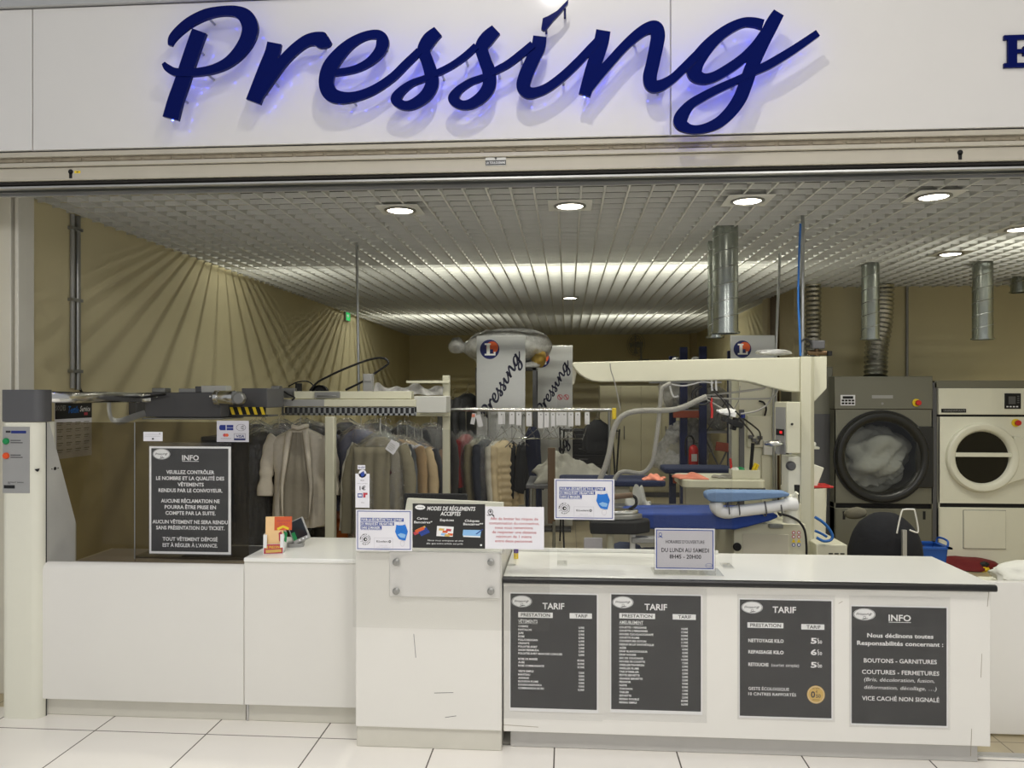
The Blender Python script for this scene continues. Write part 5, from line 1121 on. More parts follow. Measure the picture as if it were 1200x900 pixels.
for i, (px, z, r_, lab) in enumerate(((842, .02, .27, 'clear bag on the floor behind the blue rack brace'), (843, 1.2, .22, 'clear bag held on the brace side of the blue rack'))):
    q = at(px, 500, 10.35); t = thing('linen_bag', lab, 'bag', (q.x, 10.4, z), i, 'clear linen bags on the blue rack')
    m = MB(); m.blob((0, 0, r_ * 1.3), (r_, r_ * .8, r_ * 1.3), 90 + i, .14, 28, 14, flat=0); m.build('plastic', 'bagfilm', t, 0, 80); m = MB(); m.blob((0, 0, r_ * 1.1), (r_ * .8, r_ * .7, r_ * 1.05), 95 + i, .14, 24, 12, flat=.003); m.build('linen', 'laundry', t, 0, 80)
m = MB(); q = at(843, 500, 10.4); m.box(q.x - .28, q.x + .28, 10.15, 10.65, 1.17, 1.2); m.box(q.x - .28, q.x - .24, 10.6, 10.65, 0, 1.17); m.box(q.x + .24, q.x + .28, 10.6, 10.65, 0, 1.17); m.box(q.x - .28, q.x - .24, 10.2, 10.25, 0, 1.17)
tag(m.build('shelf', 'panelgrey'), 'grey side shelf at the brace side of the blue rack', 'shelf')
q = at(816.5, 548, 9.5)
t = thing('fire_extinguisher', 'red fire extinguisher with black hose hanging at the front of the blue rack', 'extinguisher', (q.x, 9.745, q.z))
m = MB(); m.lathe([(.001, 0), (.055, 0), (.06, .01), (.06, .2), (.045, .24), (.02, .26)], (0, 0, 0), 'Z', 20); m.build('cylinder', 'red', t)
m = MB(); m.box(-.02, .02, .05, .2, .2, .23); m.build('wall_hook', 'steel', t); m = MB(); m.box(-.035, .035, -.064, -.06, .06, .15); m.build('instruction_plate', 'paper', t)
m = MB(); m.tube(curve3([(0, 0, .26), (0, 0, .32), (-.03, -.01, .37), (-.08, -.01, .36), (-.1, -.01, .28), (-.095, -.01, .12)]), .012, 8); m.box(-.01, .05, -.01, .01, .27, .29); m.build('hose', 'cable', t)
# work table with grey blanket
zt = .93
t = thing('work_table', 'low work table carrying the grey blanket behind the payment notices', 'table', (at(675, 600, 6.75).x, 6.75, 0))
m = MB(); m.box(-.42, .42, -.35, .35, zt - .03, zt); m.build('tabletop', 'bodygrey', t, .004)
for sx in (-.38, .38):
    for sy in (-.3, .3): m = MB(); m.cyl((sx, sy, 0), (sx, sy, zt - .03), .018, n=10); m.build('leg', 'steel', t)
q = t.location
m = MB()
def heap(u, v):
    x, y_ = (u - .5) * .72, (v - .5) * .56; e = max(0, 1 - (abs(u - .45) * 2) ** 2.5) * max(0, 1 - (abs(v - .5) * 2) ** 3)
    return (q.x + x + .03 * math.sin(v * 9), q.y + y_, zt + .004 + e * (.2 + .028 * math.sin(u * 13 + v * 6) + .02 * math.sin(u * 31 - v * 11) + .012 * math.sin(u * 57 + v * 17)) * (1.3 - .85 * u))
m.grid(heap, 48, 24); tag(m.build('blanket', 'greycloth', None, 0, 80, .006), 'heap of crumpled grey blanket on the work table', 'blanket')
q = at(648, 540, 6.95)
t = thing('plank_stand', 'upright wooden plank on a steel pole in front of the grey blanket', 'stand', (q.x, 6.33, 0))
m = MB(); m.box(-.032, .03, 0, .025, .62, at(648, 524, 6.4).z); m.build('plank', 'wood', t, .003)
m = MB(); m.cyl((.02, .0, .02), (.02, 0, .64), .014, n=10); m.build('pole', 'steel', t); m = MB(); m.lathe([(.001, 0), (.14, 0), (.14, .015), (.03, .03), (.001, .03)], (.02, 0, 0), 'Z', 24); m.build('foot', 'bodygrey', t)

# ================================================================ ironing station
YG = 5.05
def g(px, py, Y=YG): return at(px, py, Y)
t = thing('ironing_station', 'cream ironing station with long overhead arm, post and blue padded boards', 'ironing machine', (g(947, 650).x, YG, 0)); X0 = t.location.x
def gx(px, Y=YG): return at(px, 500, Y).x - X0
def gz(py, Y=YG, px=900): return at(px, py, Y).z
low = [(671, 428), (674, 433), (680, 439), (687, 443.5), (695, 446.5), (705, 447.5), (780, 447), (855, 445), (873, 446.5), (885, 449), (897, 452.5), (912, 456), (927, 459), (938, 459.5)]
top = [(938, 418.5), (671, 424.5)]
m = MB(); m.prism([(g(x, y).x - X0, g(x, y).z) for x, y in low + top], 0, .16); m.build('overhead_arm', 'cream', t, .006)
m = MB(); m.prism([(g(x, y).x - X0, g(x, y).z) for x, y in ((671, 427), (676, 436), (673, 450), (671, 450))], .16, .2); m.build('arm_end_bracket', 'creamshade', t)
x0, x1 = gx(938), gx(957); ch = (x1 - x0) * .4
m = MB(); m.prismz([(x0, -.01), (x1 - ch, -.01), (x1, .05), (x1, .2), (x0, .2)], .28, gz(418)); m.build('post', 'cream', t, .003)
m = MB(); m.prism([(g(x, y).x - X0, g(x, y).z) for x, y in ((955, 417.5), (972, 417), (972, 455), (957, 471))], .05, .2); m.build('post_bracket', 'cream', t, .003)
m = MB(); m.box(x0 + .02, x1 - .02, .0, .18, 0, .28); m.build('post_foot', 'bodygrey', t)
# control box on the post
m = MB(); xa, xb, xc = gx(913, 5.0), gx(922, 4.96), gx(938, 4.96)
m.prismz([(xa, .04), (xb, -.09), (xc, -.09), (xc, .06), (xa, .06)], gz(531, 4.96), gz(471, 4.96)); cb = m.build('control_box', 'cream', t, .004)
m = MB(); X = Matrix.Translation(((xa + xb) / 2 - .002, -.027, gz(507, 4.96))) @ Matrix.Rotation(math.atan2(-.13, xb - xa), 4, 'Z')
L_ = math.hypot(xb - xa, .13); m.box(-L_ * .42, L_ * .42, -.004, .0, -.14, .16, 0, X); m.box(-L_ * .34, L_ * .34, -.006, -.004, -.02, .02, 1, X); m.box(-L_ * .02, L_ * .2, -.007, -.006, -.008, .008, 2, X); m.build('control_face', ['panelgrey', 'matteblack', 'redled'], cb)
m = MB(); m.lathe([(.008, 0), (.008, -.004), (.001, -.004)], (gx(928, 4.96), -.091, gz(497, 4.96)), 'Y', 14); m.build('hole', 'matteblack', cb)
# base cabinet
xa, xb = gx(859, 4.95), gx(943, 4.95); zt = gz(613, 4.95); zb = .12
m = MB(); m.box(xa, xb, -.12, .5, zb, zt); m.build('base_cabinet', 'cream', t, .006)
m = MB(); m.box(gx(870, 4.93), gx(924, 4.93), -.124, -.12, zb + .05, gz(626, 4.93)); dr = m.build('access_panel', 'creamshade', t, .002)
q = g(864, 641, 4.92); m = MB(); m.lathe([(.026, 0), (.026, -.01), (.018, -.014), (.018, -.02), (.001, -.02)], (q.x - X0, -.121, q.z), 'Y', 20); m.build('inlet', 'matteblack', t)
m = MB()
for r_ in range(4):
    for k in range(2):
        q = g(930.5 + k * 6.2, 624.5 + r_ * 4.8, 4.92); cc = (q.x - X0, -.121, q.z)
        if r_ == 2: m.prism([(cc[0] - .012, cc[2] - .01), (cc[0] + .012, cc[2] - .01), (cc[0], cc[2] + .012)], -.122, -.12, 1)
        else: m.lathe([(.011, 0), (.011, -.001), (.001, -.001)], cc, 'Y', 14, 0 if r_ < 2 else 2); m.lathe([(.007, 0), (.007, -.0015), (.001, -.0015)], cc, 'Y', 12, 3)
m.build('safety_labels', ['printred', 'yellow', 'printblue', 'paper'], t)
m = MB(); m.box(xa + .03, xb - .03, -.05, .45, 0, zb); m.build('base_plinth', 'bodygrey', t)
m = MB(); q = g(910, 617, 4.9); m.box(gx(902, 4.9), gx(918, 4.9), -.15, -.11, q.z - .012, q.z + .012); m.build('latch', 'steel', t, .003)
# lower ironing board (royal blue)
def board(mt, px0, px1, py0, py1, Y, dep, parent, noser=False, round_=.5):
    a, c = at(px0, py0, Y), at(px1, py1, Y); L_ = c.x - a.x; h = a.z - c.z; P = []
    n_ = 10
    if noser: P = [(a.x - X0, 0), (c.x - X0 - dep * round_ * 1.6, 0)] + [(c.x - X0 - dep * round_ * 1.6 + dep * round_ * 1.6 * math.sin(k * math.pi / (2 * n_)) ** .8, dep * .5 - dep * .5 * math.cos(k * math.pi / (2 * n_)) ) for k in range(n_)] + [(c.x - X0, dep * .5)] + [(c.x - X0 - dep * round_ * 1.6 + dep * round_ * 1.6 * math.cos(k * math.pi / (2 * n_)), dep * .5 + dep * .5 * math.sin(k * math.pi / (2 * n_))) for k in range(1, n_ + 1)] + [(a.x - X0, dep)]
    else: P = rrect(a.x - X0, c.x - X0, 0, dep, min(h, dep) * .9)
    m = MB(); m.prismz([(x, y_ + Y - YG) for x, y_ in P], c.z, a.z); return m.build('padded_board', mt, parent, h * .25)
def sideboard(mt, pts, Y, dep):
    m = MB(); m.prism([(at(x, y, Y).x - X0, at(x, y, Y).z) for x, y in pts], Y - YG, Y - YG + dep); return m.build('padded_board', mt, t, .012)
sideboard('clothblue', [(733, 605), (737, 602.5), (760, 601.5), (900, 602), (910, 603), (913, 604.5), (911, 607), (903, 610.5), (890, 614), (876, 618), (862, 621), (740, 620), (734, 616)], 4.8, .36)
sideboard('clothlight', [(827.5, 580), (830, 577), (838, 576), (900, 576.5), (920, 577), (926, 578.5), (925, 581.5), (915, 583.5), (890, 586), (850, 589), (834, 588.5), (829, 586)], 4.72, .12)
# white swivel arm under the sleeve board
m = MB(); Pp = curve3([g(838, 588, 4.78), g(842, 598, 4.78), g(852, 601, 4.78), g(866, 599, 4.78), g(890, 596, 4.78), g(918, 592, 4.78), g(930, 590, 4.8)], 5)
m.tube([p - Vector((X0, YG, 0)) for p in Pp], [.034, .04, .042, .042, .04] + [.036] * (len(Pp) - 9) + [.042, .046, .048, .05], 16); m.build('swivel_arm', 'whiteprint', t)
q = g(931, 598, 4.82); m = MB(); m.cyl((q.x - X0 - .02, q.y - YG, gz(612, 4.82)), (q.x - X0 - .02, q.y - YG, gz(580, 4.82)), .05, .04); m.tube([(q.x - X0 - .03, q.y - YG - .02, gz(586, 4.82)), (q.x - X0 + .0, q.y - YG - .05, gz(576, 4.82))], .014); m.build('swivel_hub', 'bodywhite', t)
for px in (853, 865, 896, 914):
    q = g(px, 597, 4.78); m = MB(); m.tube([(q.x - X0 + .003 * math.sin(k), q.y - YG + .044 * math.cos(k * math.pi / 6), q.z + .004 + .044 * math.sin(k * math.pi / 6)) for k in range(13)], .004, 6); m.build('cable_tie', 'bodygrey', t)
q = g(934, 580, 4.86); m = MB(); m.cyl((q.x - X0, -.19, gz(590, 4.86)), (q.x - X0, -.19, gz(568, 4.86)), .014, .017); m.build('lever_grip', 'matteblack', t); m = MB(); m.cyl((q.x - X0, -.19, gz(608, 4.86)), (q.x - X0, -.19, gz(590, 4.86)), .024); m.build('lever_socket', 'cream', t)
m = MB(); q = g(930, 547, 4.95); m.lathe([(.03, 0), (.03, -.02), (.022, -.03), (.001, -.03)], (q.x - X0, -.03, q.z), 'Y', 18); m.build('knob', 'bodygrey', t)
a, c = g(921, 534, 5.1), g(938, 612, 5.1); m = MB(); m.box(a.x - X0, c.x - X0, .0, .16, c.z, a.z); m.build('support_post', 'bodywhite', t, .006)
# overhead tracks, cables and hoses
def hose(label, pts, r, mt='hose', name='steam_hose', Y=YG + .05, cat='hose', dy=0):
    n_ = len(pts); P = curve3([at(x, y, Y + dy * i) for i, (x, y) in enumerate(pts)], 6)
    return tag(MB().tube(P, r, 10).build(name, mt), label, cat)
hose('thick grey steam hose arching over the ironing boards', [(703, 562), (709, 548), (714, 530), (717, 512), (721, 499), (729, 488), (742, 482.5), (758, 481), (775, 481), (792, 479.5), (806, 475), (818, 469), (828, 465)], .018, 'hose', Y=4.9)
hose('flat pale hose hanging from the arm in a long curve', [(786, 449), (780, 452), (775, 457), (773.5, 475), (771, 500), (768, 522), (765, 540), (759, 550), (752, 554.5), (743, 554), (733, 552.5), (725, 555), (720, 562)], .014, 'hose', Y=4.98)
hose('grey pipe from the hose bundle to the arm', [(823, 464), (845, 461.5), (870, 458.5), (893, 455.5), (897, 453), (897.5, 450)], .007, 'cablegrey', 'pipe', cat='pipe')
hose('lower grey pipe from the hose bundle to the post', [(823, 465), (845, 467), (880, 467.5), (903, 466.5), (910, 460), (911, 456)], .006, 'cablegrey', 'pipe', cat='pipe')
hose('dark cable sagging from the arm to the spotting guns', [(906, 454), (905, 464), (899, 474), (888, 481), (876, 484), (868, 485)], .006, 'cablegrey', 'cable', cat='cable')
hose('thin cable falling from the left of the arm', [(715, 426), (716, 434), (720, 447), (724, 465), (727, 480)], .004, 'cablegrey', 'cable', Y=5.0, cat='cable')
LOOP = [(822, 452), (814, 456), (811, 464), (815, 472), (824, 474.5), (832, 470), (834, 462)]
hose('black coiled cable, outer loop under the arm', LOOP, .006, 'cable', 'cable', cat='cable')
hose('black coiled cable, inner loop under the arm', [(823, 453), (817, 457), (815, 463), (819, 469), (826, 471), (831, 467)], .005, 'cable', 'cable', Y=5.14, cat='cable')
hose('light cable running down to the spotting guns', [(826, 467), (838, 474), (850, 481), (860, 486)], .006, 'hose', 'cable', cat='cable')
hose('dark cable running down to the spotting guns', [(832, 452), (842, 461), (852, 471), (861, 481), (868, 488)], .005, 'cable', 'cable', cat='cable')
for px in (834, 839): hose('white tube dropping from the arm, %s of two' % ('left' if px == 834 else 'right'), [(px, 445), (px, 452), (px + .5, 458)], .007, 'whiteprint', 'tube', cat='tube')
hose('dark cable from the guns to the cream cabinet valves', [(868, 488), (876, 494), (884, 500), (890, 506), (891, 514), (888, 520)], .006, 'cable', 'cable', Y=5.3, cat='cable', dy=.15)
hose('second dark cable from the guns towards the cream cabinet', [(866, 490), (873, 498), (880, 506), (883, 511)], .006, 'cable', 'cable', Y=5.3, cat='cable', dy=.2)
hose('thin white cable between the hook and the cable loops', [(786, 450), (800, 452), (812, 450), (823, 447), (836, 449)], .005, 'whiteprint', 'cable', cat='cable')
hose('pale cable drooping left of the cable loops', [(785, 452), (787, 460), (790, 465), (795, 464)], .006, 'whiteprint', 'cable', cat='cable')
hose('black cable hanging to the guns from the outer loop', [(836, 458), (846, 468), (853, 478), (855, 486), (851, 494)], .005, 'cable', 'cable', Y=5.0, cat='cable')
hose('red coiled lanyard below the hose bundle', [(834, 466), (833.5, 474), (834.5, 482), (834, 490)], .008, 'red', 'lanyard', cat='lanyard')
q = at(857, 488, 5.1); t = thing('spotting_gun', 'pair of white and black spray guns hanging under the arm', 'spray gun', q, .2)
m = MB(); m.box(-.06, .02, -.02, .02, -.0, .03, 0, Matrix.Rotation(.25, 4, 'Y')); m.blob((-.03, 0, .03), (.06, .03, .022), 5, .2); m.cyl((-.07, 0, .03), (-.1, 0, .04), .006); m.build('gun_body', 'whiteprint', t, .006)
m = MB(); m.box(-.07, .08, -.045, -.02, -.05, -.02, 0, Matrix.Rotation(.35, 4, 'Y')); m.box(.02, .05, -.02, .02, -.08, 0, 0, Matrix.Rotation(.3, 4, 'Y')); m.tube([(-.05, -.03, -.02), (0, -.04, -.06), (.06, -.03, -.07)], .008); m.build('grip', 'matteblack', t, .006)
m = MB(); m.cyl((.08, 0, -.01), (.08, 0, .025), .014); m.build('valve', 'bluelogo', t); m = MB(); m.tube([(.0, 0, .02), (.05, 0, .1), (.06, 0, .2)], .003, 6); m.build('hanging_wire', 'cablegrey', t)
for i, (px, lab) in enumerate(((800, 'dark rail clip box under the arm, left of the cable loops'),)):
    q = at(px, 449, 5.12); m = MB(); m.box(-.22, .25, -.01, .01, .0, .012); o = m.build('cable_track', 'steelcup'); o.location = q; tag(o, 'thin metal cable track under the overhead arm', 'track')
# things on top of the arm
q = at(905, 417, 5.15); m = MB(); m.blob((0, 0, .022), (.1, .06, .022), 33, .25, 24, 10, flat=0); o = m.build('plastic_wrap', 'bagfilm'); o.location = q; tag(o, 'crumpled clear plastic lying on top of the overhead arm', 'plastic')
t = thing('solenoid_valve', 'dark solenoid valve with brass fittings on top of the gantry post', 'valve', at(957, 417, 5.15))
m = MB(); m.box(-.035, .045, -.03, .03, .045, .1); m.build('coil', 'bodygrey', t, .006); m = MB(); m.tube([(-.06, 0, .02), (.06, 0, .02)], .016, 12); m.cyl((0, 0, .0), (0, 0, .05), .014); m.build('fitting', mat('brass', (104, 84, 62), .4, .8), t); m = MB(); m.lathe([(.001, 0), (.018, 0), (.018, .03), (.001, .03)], (.08, 0, .0), 'Z', 14); m.build('knob', 'matteblack', t); m = MB(); m.tube(curve3([(-.03, 0, .07), (-.06, 0, .11), (-.1, 0, .09), (-.1, 0, .02)]), .006); m.build('wire', 'cable', t)
# second machine behind: cream cabinets
YS = 6.7
a, c = at(866, 447, YS), at(911, 447, YS)
t = thing('finishing_cabinet', 'tall cream machine cabinet behind the spray guns, beside the gantry post', 'cabinet', ((a.x + c.x) / 2, YS, 0)); X0s = t.location.x; W_ = (c.x - a.x) / 2
zt = at(890, 440, YS).z; zm = at(890, 487, YS).z; zl = at(890, 524, YS).z
m = MB(); m.box(-W_, W_, 0, .4, 0, zt); m.build('body', 'cream', t, .006)
m = MB(); m.box(at(875, 480, YS).x - X0s, at(905, 480, YS).x - X0s, -.03, 0, zl, zm); m.build('cover', 'cream', t, .006)
m = MB(); m.box(at(892, 480, YS).x - X0s, at(905, 480, YS).x - X0s, -.02, 0, .3, at(890, 533, YS).z); m.build('door', 'cream', t, .004)
m = MB(); m.box(at(893, 480, YS).x - X0s, at(912, 480, YS).x - X0s, -.05, 0, at(890, 533, YS).z, at(890, 516, YS).z); m.build('duct_box', 'sidegrey', t, .006)
for px in (906.5, 909.5): q = at(px, 480, YS - .05); m = MB(); m.cyl((q.x - X0s, -.05, .4), (q.x - X0s, -.05, zt), .01, n=8); m.build('pipe', 'steel', t)
m = MB(); q = at(895, 487, YS); m.tube(curve3([(q.x - X0s, -.03, zm), (q.x - X0s + .01, -.04, zm + .06), (q.x - X0s - .01, -.04, zm + .11), (q.x - X0s - .05, -.04, zm + .125)]), .008); m.build('nozzle', 'matteblack', t)
m = MB()
for px, py in ((880, 512), (884, 516), (888, 519), (891, 513)): q = at(px, py, YS - .06); m.box(q.x - X0s - .018, q.x - X0s + .018, -.07, -.03, q.z - .015, q.z + .015)
m.build('valves', 'bodygrey', t, .004)
a, c = at(855, 445, 7.0), at(864, 445, 7.0)
m = MB(); m.box(a.x, c.x, 7.0, 7.05, 0, a.z + .05); tag(m.build('upright_panel', 'panelgrey', None, .003), 'narrow upright grey panel left of the tall cream cabinet', 'panel')
a, c = at(864.5, 445, 6.95), at(874, 445, 6.95)
m = MB(); m.box(a.x, c.x, 6.93, 6.96, 0, a.z + .05); tag(m.build('reflection_strip', 'whiteprint', None, .003), 'narrow upright white strip in place of a bright reflection, between the grey panel and the cream cabinet', 'panel')  # added white sheet, its pale colour stands in for a bright reflection
q = at(869, 500, 6.6); m = MB(); m.box(q.x - .02, q.x + .02, 6.58, 6.62, 0, at(869, 480, 6.6).z); m.lathe([(.03, 0), (.03, .04)], (q.x - .02, 6.56, at(869, 500, 6.6).z), 'Z', 12)
tag(m.build('gauge_pole', 'bodygrey', None, .003), 'dark slim gauge pole standing left of the cream cabinet', 'gauge')
# beige worktop behind with tools, cloths
zt = at(845, 562, 5.95).z
t = thing('spotting_table', 'beige spotting table top carrying coral cloths and the tool tray', 'table', (at(845, 600, 6.0).x, 6.0, 0)); X1 = t.location.x
m = MB(); m.prismz(rrect(at(799, 560, 5.95).x - X1, at(896, 560, 5.95).x - X1, -.1, .42, .06), zt - .06, zt); m.build('tabletop', 'cream', t, .006)
m = MB(); m.cyl((.0, .15, .06), (.0, .15, zt - .06), .06); m.build('column', 'cream', t); m = MB(); m.box(-.3, .3, -.1, .4, 0, .06); m.build('base', 'bodygrey', t, .01)
m = MB(); m.box(.18, .32, -.06, .1, zt - .14, zt - .06); m.build('bracket', 'bodygrey', t, .004)
t = thing('tool_tray', 'cream tray of cleaning tools on the spotting table', 'tray', (at(875, 560, 5.97).x, 6.05, zt))
m = MB(); m.box(-.1, .1, -.06, .06, 0, .006); m.box(-.105, .105, -.066, -.06, 0, .07); m.box(-.105, .105, .06, .066, 0, .07); m.box(-.105, -.099, -.06, .06, 0, .07); m.box(.099, .105, -.06, .06, 0, .07); m.build('tray_body', 'cream', t, .003)
TR = t.location
for lab, cat, name, mk in (('black handled brush standing in the cream tool tray', 'brush', 'brush', ('matteblack', lambda m: m.cyl((.05, .02, .01), (.07, .02, .27), .012, .014))),
                     ('yellow tongs leaning in the cream tool tray', 'tongs', 'tongs', ('yellow', lambda m: (m.cyl((.04, -.02, .01), (.08, -.03, .12), .012), m.cyl((.06, -.01, .01), (.1, -.02, .11), .01)))),
                     ('green sponge in the cream tool tray', 'sponge', 'sponge', ('green', lambda m: m.blob((-.03, 0, .06), (.035, .03, .03), 2, .1))),
                     ('white cloth bundle in the cream tool tray', 'cloth', 'cloth', ('laundry', lambda m: m.blob((-.075, -.01, .05), (.03, .04, .035), 6, .2))),
                     ('red clip standing in the left of the cream tool tray', 'clip', 'clip', ('red', lambda m: m.cyl((-.085, .03, .01), (-.1, .03, .15), .01)))):
    m = MB(); mk[1](m); o = m.build(name, mk[0]); o.location = TR; tag(o, lab, cat)
def flatcloth(label, px0, px1, Y, z, h, mt, dep=.22, seed=1):
    a, c = at(px0, 560, Y), at(px1, 560, Y); L_ = c.x - a.x; rn = random.Random(seed); p1, p2 = rn.uniform(0, 6), rn.uniform(0, 6)
    m = MB(); m.grid(lambda u, v: (a.x + L_ * u + .02 * math.sin(v * 5 + p1), Y + dep * (v - .3) + .02 * math.sin(u * 6), z + .003 + h * max(0, math.sin(u * math.pi)) ** .5 * (.55 + .3 * math.sin(u * 9 + p1) + .2 * math.sin(u * 17 + v * 8 + p2)) * math.sin(v * math.pi) ** .4), 36, 16)
    tag(m.build('cloth', mt, None, 0, 80, .006), label, 'cloth')
flatcloth('coral pink cloth lying on the front of the beige spotting table', 792, 826, 6.0, zt, .045, 'coral', .2, 3)
# navy padded table further back and dark bench left
def padtable(label, px0, px1, py0, py1, Y, dep, mt, legs=True):
    a, c = at(px0, py0, Y), at(px1, py1, Y); X1 = (a.x + c.x) / 2; W_ = (c.x - a.x) / 2
    t = thing('ironing_table', label, 'ironing table', (X1, Y, 0)); m = MB(); m.prismz(rrect(-W_, W_, 0, dep, .05), c.z, a.z); m.build('padded_top', mt, t, (a.z - c.z) * .25)
    m = MB(); m.box(-W_ * .35, W_ * .35, dep * .3, dep * .7, .05, c.z); m.build('pedestal', 'creamshade', t, .01); m = MB(); m.box(-W_ * .6, W_ * .6, dep * .1, dep * .9, 0, .05); m.build('base', 'bodygrey', t, .01)
    return a.z
z1 = padtable('navy padded ironing table behind the beige spotting table', 779, 862, 549, 556, 6.75, .4, 'clothdark')
z2 = padtable('dark blue padded ironing table behind the mask notice', 655, 781, 563, 571, 5.75, .42, 'clothdark')
flatcloth('coral pink cloth lying on the dark blue padded table', 755, 779, 5.85, z2, .04, 'coral', .2, 5)
flatcloth('grey silver cloth scraps on the beige spotting table beside the tray', 838, 862, 6.05, zt, .03, 'greycloth', .12, 8)
z3 = padtable('charcoal flat ironing board below the dark blue padded table', 690, 838, 594, 602, 5.35, .2, 'bodygrey')
flatcloth('white crumpled linen on the charcoal board', 736, 762, 5.42, z3, .16, 'laundry', .14, 11)
# iron on its rest
q = at(725, 612, 4.72)
t = thing('steam_iron', 'industrial steam iron with wooden handle resting in front of the blue board', 'iron', (q.x, 4.55, at(725, 608, 4.55).z), math.radians(8))
m = MB(); m.prismz([(-.12, -.05), (.04, -.06), (.1, -.03), (.13, 0), (.1, .03), (.04, .06), (-.12, .05)], 0, .03); m.build('sole', 'steelcup', t, .005)
m = MB(); m.prismz([(-.11, -.045), (.04, -.05), (.09, -.02), (.11, 0), (.09, .02), (.04, .05), (-.11, .045)], .03, .055); m.build('casing', 'chrome', t, .008)
m = MB(); m.cyl((-.09, 0, .125), (.07, 0, .14), .017); m.build('handle', 'wood', t); m = MB(); m.tube(curve3([(.05, 0, .055), (.09, 0, .08), (.09, 0, .12), (.06, 0, .14)]), .009); m.tube([(-.08, 0, .05), (-.085, 0, .13)], .009); m.build('handle_bracket', 'matteblack', t)
m = MB(); m.tube(curve3([(-.1, 0, .04), (-.16, .0, .06), (-.22, .02, .12), (-.25, .05, .2)]), .009); m.build('cord', 'cablegrey', t)
qz = t.location.z
t2 = thing('iron_rest', 'black iron rest tray on a pale post in front of the blue board', 'iron rest', (q.x, 4.55, 0))
m = MB(); m.prismz([(-.18, -.1), (.08, -.1), (.17, -.02), (.17, .06), (.08, .1), (-.18, .1)], qz - .075, qz - .002); m.build('tray', 'matteblack', t2, .01)
m = MB(); m.cyl((-.06, 0, .03), (-.06, 0, qz - .07), .022); m.build('stand', 'cream', t2); m = MB(); m.tube(curve3([(.07, -.02, qz - .07), (.07, -.02, .75), (.1, -.02, .62), (.16, -.02, .55)]), .016); m.build('drain_pipe', 'whiteprint', t2); m = MB(); m.box(-.2, .1, -.12, .12, 0, .03); m.build('foot', 'bodygrey', t2, .006)
m = MB(); m.box(.06, .3, -.06, .02, qz - .13, qz - .1); m.tube([(.2, -.02, qz - .11), (.34, -.02, qz - .14)], .012); m.build('bracket_arm', 'panelgrey', t2, .004)
# dark denim heap on a low shelf
a = at(742, 640, 4.95)
t = thing('low_shelf', 'low dark shelf under the blue board holding folded denim', 'shelf', (a.x, 5.12, 0))
m = MB(); m.box(-.34, .26, -.16, .16, .52, .55); m.build('board', 'bodygrey', t, .004)
for sx in (-.3, .22): m = MB(); m.box(sx - .015, sx + .015, -.14, .14, 0, .52); m.build('support', 'bodygrey', t)
for i, (dx, r_, c_) in enumerate(((-.05, .13, (62, 70, 92)), (.13, .11, (48, 54, 74)))):
    m = MB(); m.blob((0, 0, r_ * .55), (r_ * 1.2, .13, r_ * .7), 120 + i, .16, 30, 14, flat=.0); o = m.build('denim', fab(*c_), None, 0, 80); o.location = (a.x + dx, 5.1, .552); tag(o, ('folded blue denim' if i == 0 else 'darker folded denim') + ' bundle on the low dark shelf', 'clothes')
m = MB(); m.prismx([(0, 0), (.12, 0), (.09, .17), (.03, .2)], -.07, .05); o = m.build('paper_bag', 'papershade', None, .006); o.location = (a.x - .24, 5.03, .552); tag(o, 'pale crumpled paper bag standing left of the denim bundles', 'bag')

# ================================================================ dryers and their surroundings
YDR = 7.8
def ringpanel(m, x0, x1, z0, z1, cx, cz, r, y, mi=0, n=48):
    V = []; 
    for i in range(n):
        a = 2 * math.pi * i / n; ca, sa = math.cos(a), math.sin(a); k = min(((x1 - cx) / ca if ca > 1e-6 else (x0 - cx) / ca if ca < -1e-6 else 9e9), ((z1 - cz) / sa if sa > 1e-6 else (z0 - cz) / sa if sa < -1e-6 else 9e9))
        V += [(cx + r * ca, y, cz + r * sa), (cx + k * ca, y, cz + k * sa)]
    F = [(2 * i, 2 * i + 1, (2 * i + 3) % (2 * n), (2 * i + 2) % (2 * n)) for i in range(n)]
    for sx, sz in ((x0, z0), (x0, z1), (x1, z0), (x1, z1)):
        an = math.atan2(sz - cz, sx - cx) % (2 * math.pi); i = int(an / (2 * math.pi) * n); V.append((sx, y, sz)); F.append((2 * i + 1, len(V) - 1, (2 * (i + 1) + 1) % (2 * n)))
    m.add(V, F, mi)
def dz(py, px=1040, Y=YDR): return at(px, py, Y).z
# grey dryer
xa, xb = at(978, 500, YDR).x, at(1093, 500, YDR).x
t = thing('tumble_dryer', 'large grey steel tumble dryer full of pale laundry', 'dryer', ((xa + xb) / 2, YDR, 0)); X0 = t.location.x; W_ = (xb - xa) / 2
zt = dz(441); cx, cz = at(1032.5, 535.5, YDR).x - X0, dz(535.5); zs = dz(480); zk = dz(590)
m = MB(); ringpanel(m, -W_, W_, zk, zs, cx, cz, .40, 0); m.build('door_panel', 'greysteel', t)
m = MB(); m.box(-W_, W_, 0, .8, zs + .004, zt); m.build('control_fascia', 'greysteel', t, .005)
m = MB(); m.box(-W_, -W_ + .01, 0, .8, .05, zs); m.box(W_ - .01, W_, 0, .8, .05, zs); m.box(-W_, W_, .79, .8, .05, zs); m.build('casing', 'greysteel', t)
m = MB(); m.box(-W_, W_, .03, .3, dz(595.5), zk); m.build('black_band', 'matteblack', t)
m = MB(); m.box(-W_, W_, .0, .7, .06, dz(596)); m.build('service_panel', 'greysteel', t, .004); m = MB(); m.box(-W_ + .03, W_ - .03, .05, .7, 0, .06); m.build('plinth', 'matteblack', t)
for px in (989, 1083): q = at(px, 604, YDR); m = MB(); m.box(q.x - X0 - .012, q.x - X0 + .012, -.003, 0, q.z - .04, q.z + .04); m.build('latch_slot', 'matteblack', t)
